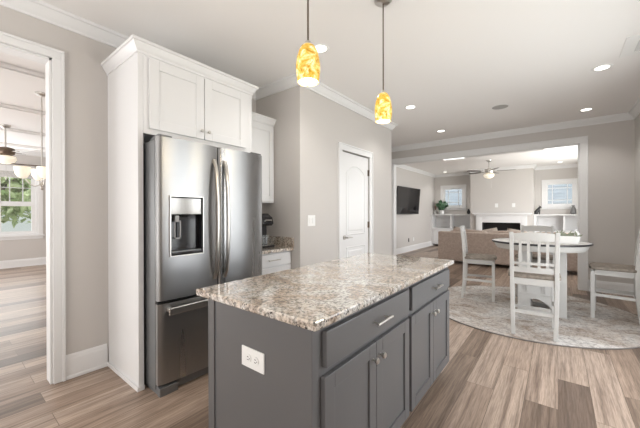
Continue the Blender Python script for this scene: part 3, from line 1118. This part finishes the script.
def arch_panel(mb, x0, x1, y, t_, z0, z1, za, rise, n=10):
    """board in the x-z plane with an arched cut-out between two rails"""
    zo = z0 + .05
    mb.box(x0, x1, y, y + t_, z0, zo)
    mb.box(x0, x0 + .03, y, y + t_, zo, z1); mb.box(x1 - .03, x1, y, y + t_, zo, z1)
    pts = [(x1 - .03, y, z1), (x0 + .03, y, z1)] + [(x0 + .03 + (x1 - x0 - .06) * i / n, y, za + rise * (1 - (2 * i / n - 1) ** 2)) for i in range(n + 1)]
    mb.prism(pts, (0, t_, 0))


for yy, fy in ((by - .219, -1), (by + .201, 1)):
    f = MB(); arch_panel(f, -.397, -.048, yy, .018, RZ, .42, .125, .075)
    y2 = yy if fy < 0 else yy + .018
    for xx in (-.325, -.300, -.145, -.120): f.box(xx - .005, xx + .005, y2, y2 + fy * .012, .28, .37)
    for z in (.245, .385): f.box(-.397, -.048, y2, y2 + fy * .010, z, z + .010)
    f.build('base_panel', M['chair'], tb, bevel=.001)
f = MB(); f.box(-.39, .07, by - .195, by + .195, .42, .44); f.build('shelf', M['chair'], tb, bevel=.003)


def chair_proto(label):
    """counter-height chair, origin on the floor at centre, front towards +y"""
    c = thing('dining_chair', label, 'chair', (0, 0, 0))
    hw = .184
    SZ = .575
    def leg_path(s_):
        return [(s_ * (hw - .012), -.225, 0), (s_ * (hw - .004), -.198, .25), (s_ * hw, -.19, .52), (s_ * hw, -.195, .66), (s_ * (hw + .002), -.210, .86), (s_ * (hw + .005), -.235, 1.045)]
    for s_ in (-1, 1):
        f = MB(); pth = leg_path(s_)
        rows = []
        for (x, y, z), w in zip(pth, (.030, .034, .040, .040, .034, .030)):
            rows.append([(x - .018, y - w / 2, z), (x + .018, y - w / 2, z), (x + .018, y + w / 2, z), (x - .018, y + w / 2, z)])
        faces = [(0, 1, 2, 3), (23, 22, 21, 20)]
        for i in range(5):
            for j in range(4): faces.append((i * 4 + j, i * 4 + (j + 1) % 4, (i + 1) * 4 + (j + 1) % 4, (i + 1) * 4 + j))
        f.poly(sum(rows, []), faces)
        f.build('leg', M['chair'], c, bevel=.004)
        f = MB(); f.box(s_ * hw - .019, s_ * hw + .019, .155, .193, 0, SZ - .02)
        f.build('leg', M['chair'], c, bevel=.003)
    def yb(z):
        p = leg_path(1)
        for a_, b_ in zip(p, p[1:]):
            if a_[2] <= z <= b_[2]:
                t_ = (z - a_[2]) / (b_[2] - a_[2]); return a_[1] + (b_[1] - a_[1]) * t_
        return p[-1][1]
    # curved top rail and cross rails
    def rail(z0, z1, name, cur=.02, th=.018, ex=0.0, arch=0.0):
        f = MB(); n = 10; rows = []
        for i in range(n + 1):
            u = 2 * i / n - 1
            x = u * (hw - .01 + ex); off = -cur * (1 - u * u)
            za = z1 + arch * (1 - u * u)
            rows.append([(x, yb(z0) + off - th / 2, z0), (x, yb(z0) + off + th / 2, z0), (x, yb(z1) + off + th / 2, za), (x, yb(z1) + off - th / 2, za)])
        faces = [(3, 2, 1, 0), (n * 4, n * 4 + 1, n * 4 + 2, n * 4 + 3)]
        for i in range(n):
            for j in range(4): faces.append((i * 4 + j, i * 4 + (j + 1) % 4, (i + 1) * 4 + (j + 1) % 4, (i + 1) * 4 + j))
        f.poly(sum(rows, []), faces)
        return f.build(name, M['chair'], c, bevel=.002)
    rail(.955, 1.03, 'top_rail', arch=.012, ex=.004)
    rail(.715, .740, 'back_rail')
    rail(.635, .690, 'back_rail', .014)
    for u in (-.64, -.25, .25, .64):
        f = MB(); n = 5; rows = []
        for i in range(n + 1):
            z = .66 + (.985 - .66) * i / n
            x = u * (hw - .01); off = -.018 * (1 - u * u); y = yb(z) + off
            rows.append([(x - .012, y - .006, z), (x + .012, y - .006, z), (x + .012, y + .006, z), (x - .012, y + .006, z)])
        faces = [(3, 2, 1, 0), tuple(n * 4 + j for j in range(4))]
        for i in range(n):
            for j in range(4): faces.append((i * 4 + j, i * 4 + (j + 1) % 4, (i + 1) * 4 + (j + 1) % 4, (i + 1) * 4 + j))
        f.poly(sum(rows, []), faces)
        f.build('slat', M['chair'], c)
    # seat: saddle shaped slab, rounded front
    f = MB(); n = 12; pts = []
    pts = [(-.19, -.205, SZ), (.19, -.205, SZ), (.222, -.16, SZ), (.232, .10, SZ), (.222, .185, SZ)]
    for i in range(1, n): u = 1 - 2 * i / n; pts.append((u * .215, .195 + .022 * (1 - u * u), SZ))
    pts += [(-.222, .185, SZ), (-.232, .10, SZ), (-.222, -.16, SZ)]
    f.prism(pts, (0, 0, .035))
    f.build('seat', M['seat'], c, bevel=.010)
    f = MB()
    z0, z1 = SZ - .065, SZ - .001
    f.box(-hw + .018, hw - .018, .168, .186, z0, z1); f.box(-hw + .018, hw - .018, -.20, -.182, z0, z1)
    f.box(-hw - .009, -hw + .009, -.17, .156, z0, z1); f.box(hw - .009, hw + .009, -.17, .156, z0, z1)
    f.build('seat_apron', M['chair'], c, bevel=.002)
    for (x0, x1, y0, y1, z) in ((-hw + .015, hw - .015, -.205, -.187, .215), (-hw + .018, hw - .018, .166, .184, .17), (-hw - .009, -hw + .009, -.19, .156, .26), (hw - .009, hw + .009, -.19, .156, .26)):
        f = MB(); f.box(x0, x1, y0, y1, z, z + .032); f.build('stretcher', M['chair'], c, bevel=.002)
    return c


CG = 'white wooden chairs around the dining table'
ch1 = chair_proto('')
c2 = copy_tree(ch1); c3 = copy_tree(ch1); c4 = copy_tree(ch1)
place(ch1, (-.205, 3.905, RZ), R(4), 'white slat-back chair with its back to the camera, nearest on the rug', CG)
place(c2, (-.905, 4.965, RZ), R(-82), 'white chair seen from the side, left of the dining table before the sofa', CG)
place(c3, (.515, 4.965, RZ), R(84), 'white chair seen from the side at the right edge, beside the plain wall', CG)
place(c4, (-.27, 5.50, RZ), R(176), 'white chair on the far side of the round table, facing the kitchen', CG)

# centrepiece planter
px, py = .085, 4.54
pl = thing('table_planter', 'low white trough planter with grey green leaves on the dining table', 'planter', (px, py, TZ + .001))
f = MB(); f.prism([(px - .10, py - .05, TZ + .001), (px + .10, py - .05, TZ + .001), (px + .115, py - .06, TZ + .085), (px - .115, py - .06, TZ + .085)], (0, .11, 0)); f.build('trough', M['ceramic'], pl, bevel=.004)
f = MB()
for i in range(26):
    bx0 = px - .09 + .18 * random.random(); by0 = py + .05 * (random.random() - .5)
    an = random.uniform(-1.1, 1.1); ln = random.uniform(.05, .10)
    d = Vector((math.sin(an), random.uniform(-.4, .4), math.cos(an) * .7)).normalized()
    p0 = Vector((bx0, by0, TZ + .075)); s_ = d.cross(Vector((0, 1, .3))).normalized() * .012
    f.poly([p0, p0 + d * ln * .5 + s_, p0 + d * ln, p0 + d * ln * .5 - s_], [(0, 1, 2, 3)])
f.build('leaves', M['leaf_sage'], pl, solid=.003)
f = MB()
bxp = px + .085
f.lathe((bxp, py, TZ + .0862), [(.012, 0), (.028, .012), (.030, .028), (.020, .045), (.014, .055)], 18)
f.tube([(bxp + .002, py, TZ + .13), (bxp - .012, py, TZ + .152), (bxp - .030, py, TZ + .150)], [.013, .014, .003], 12)
tag(f.build('bird_figurine', M['ceramic'], smooth=True), 'small white ceramic bird on the end of the table planter', 'figurine')

# ------------------------------------------------------------------ sofa
sfx0, sfx1, sfy = -2.40, .60, 7.9
sf = thing('sofa', 'long tan upholstered sofa seen from behind in the living room', 'sofa', ((sfx0 + sfx1) / 2, sfy + .45, 0))
f = MB(); f.box(sfx0, sfx1, sfy, sfy + .20, .075, .785); f.build('backrest', M['sofa'], sf, bevel=.03)
f = MB(); f.box(sfx0 + .02, sfx1 - .02, sfy + .17, sfy + .92, .075, .30); f.build('base', M['sofa'], sf, bevel=.02)
for x0, x1 in ((sfx0 - .0, sfx0 + .22), (sfx1 - .22, sfx1)):
    f = MB(); f.box(x0, x1, sfy + .19, sfy + .93, .08, .62); f.build('armrest', M['sofa'], sf, bevel=.04)
for i in range(3):
    w = (sfx1 - sfx0 - .44) / 3; x0 = sfx0 + .22 + i * w
    f = MB(); f.box(x0 + .004, x0 + w - .004, sfy + .36, sfy + .93, .30, .46); f.build('seat_cushion', M['sofa'], sf, bevel=.04)
    f = MB()
    n = 8; verts = []
    for a_ in range(n + 1):
        for b_ in (0, 1):
            u = a_ / n; x = x0 + .01 + (w - .02) * u
            ztop = .79 + .045 * math.sin(PI * u) ** .6 if 0 < u < 1 else .79
            y = sfy + .205 if b_ == 0 else sfy + .37
            verts += [(x, y, .46), (x, y, ztop)]
    faces = []
    for a_ in range(n):
        q = a_ * 4; r_ = q + 4
        faces += [(q, q + 1, r_ + 1, r_), (q + 2, r_ + 2, r_ + 3, q + 3), (q + 1, q + 3, r_ + 3, r_ + 1), (q, r_, r_ + 2, q + 2)]
    faces += [(0, 2, 3, 1), (n * 4, n * 4 + 1, n * 4 + 3, n * 4 + 2)]
    f.poly(verts, faces); f.build('back_cushion', M['sofa'], sf, bevel=.02)
for x in (sfx0 + .08, sfx1 - .08):
    for y in (sfy + .07, sfy + .85):
        f = MB(); f.box(x - .03, x + .03, y - .03, y + .03, 0, .08); f.build('leg', M['black'], sf)
PG = 'throw pillows on the sofa'
for i, (x, ang, mt_, lb) in enumerate(((-1.98, 12, 'sofa', 'tan throw pillow poking up behind the left end of the sofa back'), (-1.30, -14, 'cushion', 'pale throw pillow against the sofa back, below the firebox'), (-.78, 10, 'cushion', 'pale throw pillow against the sofa back, right of the firebox'))):
    f = MB(); n = 8; vs2 = []
    for a_ in range(n + 1):
        for b_ in range(n + 1):
            u, v = 2 * a_ / n - 1, 2 * b_ / n - 1
            th = .065 * (1 - u ** 4) * (1 - v ** 4)
            vs2.append((u * .195, v * .195, th))
    q = [(x_, -y_, z_) for x_, z_, y_ in [(p_[0], p_[1], p_[2]) for p_ in vs2]]
    front = [Vector((p_[0], -p_[2], p_[1])) for p_ in vs2]; back = [Vector((p_[0], p_[2], p_[1])) for p_ in vs2]
    rot = Matrix.Rotation(R(ang), 4, 'Y')
    off = Vector((x, sfy + .46, .665 if mt_ == 'cushion' else .67))
    vv = [rot @ p_ + off for p_ in front] + [rot @ p_ + off for p_ in back]
    fc = []
    N1 = n + 1; TT = N1 * N1
    for a_ in range(n):
        for b_ in range(n):
            i0 = a_ * N1 + b_
            fc.append((i0, i0 + 1, i0 + N1 + 1, i0 + N1)); fc.append((TT + i0, TT + i0 + N1, TT + i0 + N1 + 1, TT + i0 + 1))
    f.poly(vv, fc)
    bmesh.ops.remove_doubles(f.bm, verts=f.bm.verts, dist=.0005)
    tag(f.build('throw_pillow', M[mt_], smooth=True), lb, 'pillow', PG)

# ------------------------------------------------------------------ living room built-ins
def bookcase(x0, x1, label):
    b = thing('built_in_bookcase', label, 'bookcase', ((x0 + x1) / 2, 11.95, 0))
    y0, y1 = 11.74, YB - .001
    f = MB(); f.box(x0, x0 + .06, y0, y1, 0, 1.165); f.box(x1 - .06, x1, y0, y1, 0, 1.165); f.box(x0 + .06, x1 - .06, y1 - .02, y1, 0, 1.165)
    xm = (x0 + x1) / 2
    f.box(xm - .025, xm + .025, y0, y1 - .02, .69, 1.165)
    f.build('carcass', M['trim'], b, bevel=.002)
    f = MB(); f.box(x0, x1, y0 - .03, y1, 1.165, 1.20); f.build('top', M['trim'], b, bevel=.003)
    f = MB(); f.box(x0 + .06, x1 - .06, y0, y1 - .02, .64, .69); f.build('shelf', M['trim'], b)
    for a_, c_ in ((x0 + .06, xm), (xm, x1 - .06)):
        d = MB()
        d.box(a_ + .004, c_ - .004, y0, y0 + .02, .08, .635)
        for q0, q1, r0, r1 in ((a_ + .004, a_ + .07, .08, .635), (c_ - .07, c_ - .004, .08, .635), (a_ + .07, c_ - .07, .08, .15), (a_ + .07, c_ - .07, .565, .635)): d.box(q0, q1, y0 - .012, y0, r0, r1)
        d.build('door', M['trim'], b)
    return b


bookcase(LX + .001, CX0 - .001, 'white built-in bookcase left of the fireplace, under the left window')
bookcase(CX1 + .001, XR - .001, 'white built-in bookcase right of the fireplace, under the right window')
# fireplace
fp = thing('fireplace', 'white fireplace mantel and surround with dark firebox behind the sofa', 'fireplace', (-1.48, 11.4, 0))
f = MB(); f.box(-2.29, -.63, CY - .20, CY - .001, 1.205, 1.25); f.box(-2.25, -.67, CY - .15, CY - .001, 1.165, 1.205); f.build('mantel_shelf', M['trim'], fp, bevel=.004)
f = MB()
f.box(-2.20, -2.02, CY - .09, CY - .001, 0, 1.165); f.box(-.93, -.76, CY - .09, CY - .001, 0, 1.165); f.box(-2.02, -.93, CY - .09, CY - .001, .93, 1.165)
f.box(-2.17, -2.05, CY - .10, CY - .09, .15, 1.10); f.box(-.90, -.79, CY - .10, CY - .09, .15, 1.10); f.box(-1.95, -1.0, CY - .10, CY - .09, .99, 1.12)
f.build('surround', M['trim'], fp, bevel=.003)
f = MB(); f.box(-2.02, -1.99, CY - .02, CY + .4, .10, .93); f.box(-.96, -.93, CY - .02, CY + .4, .10, .93); f.box(-2.02, -.93, CY + .36, CY + .4, .10, .93); f.box(-1.99, -.96, CY - .02, CY + .36, .90, .93); f.box(-2.02, -.93, CY - .03, CY + .4, 0, .10)
f.build('firebox', M['firebrick'], fp)
# two plates above the mantel
for x, lb in ((-1.60, 'small white blank wall plate above the mantel, below the fan light'), (-1.12, 'small white outlet plate above the mantel, the right one of two')):
    f = MB(); f.box(x - .045, x + .045, CY - .007, CY - .0005, 1.43, 1.56)
    w_ = tag(f.build('wall_plate', M['white'], bevel=.002), lb, 'wall plate', 'wall plates above the mantel')
# wall outlet on TV wall
for y, mt_, lb in ((9.53, 'black', 'small dark outlet on the wall below the television'), (9.95, 'white', 'small white outlet on the wall below the television, nearer the bookcase')):
    f = MB(); f.box(LX + .0005, LX + .007, y - .04, y + .04, .31, .43); ww = f.build('wall_outlet', M[mt_], bevel=.002)
    tag(ww, lb, 'outlet')
# TV
tvp = thing('television', 'black flat television on a swivel bracket on the left living room wall', 'television', (LX, 9.4, 1.6))
TX = -3.64
A_ = Vector((TX - .02, 8.20, 0)); B_ = Vector((TX + .03, 9.83, 0))
dvec = (B_ - A_).normalized(); nrm_ = Vector((dvec.y, -dvec.x, 0))


def slab(mb, a0, a1, n0, n1, z0, z1, tilt=.0):
    p = []
    for z in (z0, z1):
        sh = -(z - 1.6) * 0 + tilt * (z - 1.6)
        for aa, nn in ((a0, n0), (a1, n0), (a1, n1), (a0, n1)):
            v = A_ + dvec * aa + nrm_ * (nn + sh * -1); p.append((v.x, v.y, z))
    mb.poly(p, [(0, 3, 2, 1), (4, 5, 6, 7), (0, 1, 5, 4), (1, 2, 6, 5), (2, 3, 7, 6), (3, 0, 4, 7)])


L_ = (B_ - A_).length
f = MB(); slab(f, 0, L_, 0, .04, 1.215, 2.03, -.08); f.build('housing', M['black'], tvp, bevel=.004)
f = MB(); slab(f, .012, L_ - .012, .0405, .043, 1.235, 2.015, -.08); f.build('screen', M['blackgloss'], tvp)
f = MB(); f.box(LX + .0005, LX + .03, 9.15, 9.45, 1.5, 1.75); f.beam((LX + .02, 9.3, 1.62), (TX - .02, 9.3, 1.62), .08, .06); f.build('bracket', M['fridge_side'], tvp)

# ceiling fans
def fan(x, y, zc, zh, label, blades, bm, motor, start, rad=.66, group=None):
    fn = thing('ceiling_fan', label, 'ceiling fan', (x, y, zc))
    f = MB(); f.lathe((x, y, zc), [(.07, 0), (.065, -.03), (.02, -.06)], 24); f.build('canopy', M['nickel'], fn, smooth=True)
    f = MB(); f.tube([(x, y, zc - .05), (x, y, zh + .08)], .012, 12); f.build('downrod', M['nickel'], fn)
    f = MB(); f.lathe((x, y, zh), [(.05, .08), (.11, .06), (.125, .02), (.11, -.04), (.07, -.06)], 28); f.build('motor', M[motor], fn, smooth=True)
    for i in range(blades):
        a = start + 2 * PI * i / blades
        d = Vector((math.cos(a), math.sin(a), 0)); s_ = Vector((-math.sin(a), math.cos(a), .16))
        c0 = Vector((x, y, zh))
        pts = [c0 + d * .20 - s_ * .045, c0 + d * .5 - s_ * .065, c0 + d * rad - s_ * .06, c0 + d * (rad + .02), c0 + d * rad + s_ * .06, c0 + d * .5 + s_ * .065, c0 + d * .20 + s_ * .045]
        f = MB(); f.prism([tuple(p) for p in pts], (0, 0, .008)); bl = f.build('blade', M[bm], fn)
        f = MB(); f.beam(c0 + d * .10, c0 + d * .26, .03, .008); f.build('blade_arm', M[motor], bl)
    f = MB(); f.lathe((x, y, zh - .06), [(.06, 0), (.125, -.02), (.135, -.06), (.11, -.105), (.05, -.135), (.012, -.142)], 28); f.build('lamp_bowl', M['shade'], fn, smooth=True)
    f = MB(); f.tube([(x + .06, y, zh - .07), (x + .06, y, zh - .45)], .0025, 6); f.lathe((x + .06, y, zh - .47), [(.006, .03), (.009, .012), (.005, 0)], 10); f.build('pull_chain', M['nickel'], fn)
    return fn


fan(-1.53, 9.66, CZ, 2.42, 'brushed nickel ceiling fan with dark blades and lit bowl in the living room', 5, 'fanblade', 'nickel', R(8), .62)
fan(-7.3, .74, CZ, 2.29, 'bronze ceiling fan with lit bowl seen through the left doorway', 5, 'fanwhite', 'bronze', R(30), .66)

# chandelier seen through the left doorway
hx, hy_ = -5.03, .825
cd = thing('chandelier', 'chandelier with upturned frosted glass bowls seen through the left doorway', 'chandelier', (hx, hy_, 2.84))
CC = 2.735
cd.location = (hx, hy_, CZ)
f = MB(); f.lathe((hx, hy_, CZ), [(.065, 0), (.06, -.02), (.015, -.035)], 24); f.build('canopy', M['nickel'], cd, smooth=True)
f = MB(); f.tube([(hx, hy_, CZ - .03), (hx, hy_, 1.62)], .007, 10); f.build('rod', M['nickel'], cd)
f = MB(); f.lathe((hx, hy_, 1.56), [(.004, -.02), (.018, 0), (.012, .02), (.026, .05), (.012, .08)], 16); f.build('finial', M['nickel'], cd, smooth=True)
for i in range(4):
    a = R(-90 + 90 * i)
    d = Vector((math.cos(a), math.sin(a), 0)); c0 = Vector((hx, hy_, 0))
    f = MB(); pts = [c0 + d * (.01 + .165 * t_) + Vector((0, 0, 1.62 - .05 * math.sin(PI * t_) + .10 * t_ * t_)) for t_ in [j / 8 for j in range(9)]]
    f.tube(pts, .006, 8); arm = f.build('arm', M['nickel'], cd, smooth=True)
    q = c0 + d * .175
    f = MB(); f.lathe((q.x, q.y, 1.675), [(.02, 0), (.046, .016), (.068, .058), (.078, .135), (.074, .135), (.064, .060), (.042, .022)], 24); f.build('glass_bowl', M['shade'], arm, smooth=True)

# curtain rod over the far window
cr = thing('curtain_rod', 'thin dark curtain rod above the breakfast room window', 'curtain rod', (BX + .08, .83, 2.34))
f = MB(); f.tube([(BX + .08, -.15, 2.40), (BX + .08, 1.85, 2.40)], .013, 10); f.build('rod', M['bronze'], cr)
f = MB()
for y in (-.05, 1.72): f.beam((BX + .0005, y, 2.40), (BX + .08, y, 2.40), .02, .02)
f.build('bracket', M['bronze'], cr)

f = MB(); f.box(BX - .028, BX - .004, BW[0] + .042, BW[1] - .042, 2.09, 2.238)
for z in (2.125, 2.16, 2.20): f.box(BX - .004, BX + .004, BW[0] + .042, BW[1] - .042, z - .012, z + .006)
tag(f.build('roman_shade', M['linen']), 'folded pale fabric shade at the top of the breakfast room window', 'window shade')

# ------------------------------------------------------------------ small decor on the built-ins
tz = 1.201
hp = thing('potted_plant', 'leafy green plant in a white pot on the left bookcase, left of the window', 'potted plant', (-3.47, 11.90, tz))
f = MB(); f.lathe((-3.47, 11.90, tz), [(.06, 0), (.085, .03), (.09, .15), (.08, .15), (.075, .13)], 24); f.build('pot', M['ceramic'], hp, smooth=True)
f = MB()
for i in range(9):
    a = random.uniform(0, 2 * PI); e = Vector((math.cos(a) * .13, math.sin(a) * .10, random.uniform(.16, .34)))
    f.tube([(-3.47, 11.90, tz + .12), Vector((-3.47, 11.90, tz + .12)) + e * .6 + Vector((0, 0, .04)), Vector((-3.47, 11.90, tz + .12)) + e], .004, 6)
f.build('stems', M['leaf_house'], hp)
f = MB(); f.leaves(110, (-3.47, 11.90, tz + .34), .21, .075, .9, .3, 1.3); f.build('leaves', M['leaf_house'], hp, solid=.002)
f = MB(); f.lathe((-3.74, 12.02, tz), [(.03, 0), (.05, .04), (.04, .11), (.025, .15), (.03, .16)], 18)
vs_ = tag(f.build('bud_vase', M['ceramic'], smooth=True), 'small vase of dried stems in the corner of the left bookcase', 'vase')
f = MB()
for i in range(14):
    a = random.uniform(0, 2 * PI); r_ = random.uniform(.02, .09)
    f.tube([(-3.74, 12.02, tz + .12), (-3.74 + math.cos(a) * r_ * .6, 12.02 + math.sin(a) * r_, tz + random.uniform(.25, .42))], [.003, .007], 5)
f.build('dried_stems', M['leaf_dry'], vs_)


def figurine(x, y, label, s=1.0, kind=0):
    f = MB()
    if kind == 0:   # seated animal
        f.tube([(x - .05 * s, y, tz + .002), (x - .045 * s, y, tz + .06 * s), (x, y, tz + .12 * s), (x + .03 * s, y, tz + .19 * s)], [.05 * s, .055 * s, .045 * s, .022 * s], 14)
        f.tube([(x + .02 * s, y, tz + .18 * s), (x + .05 * s, y, tz + .205 * s), (x + .085 * s, y, tz + .195 * s)], [.022 * s, .028 * s, .010 * s], 12)
        f.tube([(x + .035 * s, y, tz + .002), (x + .03 * s, y, tz + .12 * s)], [.012 * s, .018 * s], 8)
        f.tube([(x + .03 * s, y - .012, tz + .22 * s), (x + .02 * s, y - .018, tz + .26 * s)], [.008 * s, .002 * s], 6)
        f.tube([(x + .03 * s, y + .012, tz + .22 * s), (x + .02 * s, y + .018, tz + .26 * s)], [.008 * s, .002 * s], 6)
    else:           # round urn
        f.lathe((x, y, tz), [(.03 * s, 0), (.065 * s, .05 * s), (.06 * s, .12 * s), (.025 * s, .17 * s), (.035 * s, .20 * s)], 20)
    return tag(f.build('figurine' if kind == 0 else 'small_urn', M['black'], smooth=True), label, 'ornament')


figurine(-2.53, 11.88, 'small black urn at the right end of the left bookcase', .95, 1)
figurine(-.50, 11.90, 'small black seated animal figurine right of the mantel', 1.15, 0)
f = MB(); f.lathe((.36, 11.84, tz), [(.05, 0), (.075, .05), (.06, .17), (.03, .24), (.045, .27)], 20)
tag(f.build('grey_vase', mat('grey_glaze', (.16, .16, .16), .35), smooth=True), 'dark grey vase at the right of the right window, by the opening', 'vase')

# ------------------------------------------------------------------ outside
f = MB(); f.box(-60, 30, -30, 45, -.6, -.5)
g_ = tag(f.build('lawn', M['grass']), 'green lawn outside the windows', 'lawn'); g_['kind'] = 'stuff'


def tree(x, y, h, r, label, lm, n=1100, ls=.16):
    t_ = thing('garden_tree', label, 'tree', (x, y, -.5), 'trees outside the breakfast room window')
    f = MB(); f.tube([(x, y, -.5), (x + .1, y, h * .4), (x, y + .1, h * .75)], [.14, .10, .04], 10)
    for i in range(6):
        a = 2 * PI * i / 6; f.tube([(x + .08, y, h * .35), (x + math.cos(a) * r * .7, y + math.sin(a) * r * .7, h * .7)], [.05, .015], 6)
    f.build('trunk', M['bark'], t_)
    f = MB()
    for i in range(9):
        c = (x + random.uniform(-.6, .6) * r, y + random.uniform(-.6, .6) * r, h * .55 + random.uniform(-.35, .45) * r * 1.3)
        f.leaves(n // 9, c, r * .62, ls, .85, .5)
    f.build('foliage', M[lm], t_)


tree(-15.0, 1.0, 4.2, 1.7, 'bright green tree close outside the breakfast room window', 'leaf_tree', 2200, .15)
tree(-20.5, 4.6, 6.4, 2.3, 'darker green tree farther off outside the breakfast room window', 'leaf_dark', 1300, .22)
tree(-20.0, -2.2, 6.0, 2.3, 'tree at the left outside the breakfast room window', 'leaf_dark', 1100, .22)
tree(-16.6, 3.4, 2.2, .9, 'low leafy shrub outside the breakfast room window', 'leaf_tree', 700, .13)


def house(x0, x1, y0, y1, h, label, ax):
    hs = thing('neighbour_house', label, 'house', ((x0 + x1) / 2, (y0 + y1) / 2, -.5))
    f = MB(); f.box(x0, x1, y0, y1, -.5, h)
    n = int((h + .5) / .16)
    for i in range(n):
        z = -.5 + i * .16
        f.prism([(x0 - .02, y0 - .02, z), (x1 + .02, y0 - .02, z), (x1 + .02, y1 + .02, z), (x0 - .02, y1 + .02, z)], (0, 0, .012))
    f.build('siding', M['siding' if ax == 'y' else 'white_siding'], hs)
    f = MB(); ym = (y0 + y1) / 2
    f.prism([(x0 - .4, y0 - .5, h), (x0 - .4, y1 + .5, h), (x0 - .4, ym, h + 2.2)], (x1 - x0 + .8, 0, 0)); f.build('roof', M['roofing'], hs)
    f = MB()
    if ax == 'y':
        for x in (-6.4, 5.0): f.box(x - .35, x + .35, y0 - .05, y0 - .03, 1.0, 2.6)
    else:
        f.box(x1 + .03, x1 + .05, (y0 + y1) / 2 - .5, (y0 + y1) / 2 + .5, .6, 2.0)
    f.build('window', M['blackgloss'], hs)


house(-9, 8, 19, 27, 5.5, 'pale sided neighbouring house beyond the living room windows', 'y')
house(-32, -25, -3.0, 6.0, 3.0, 'pale sided neighbouring house beyond the garden trees', 'x')
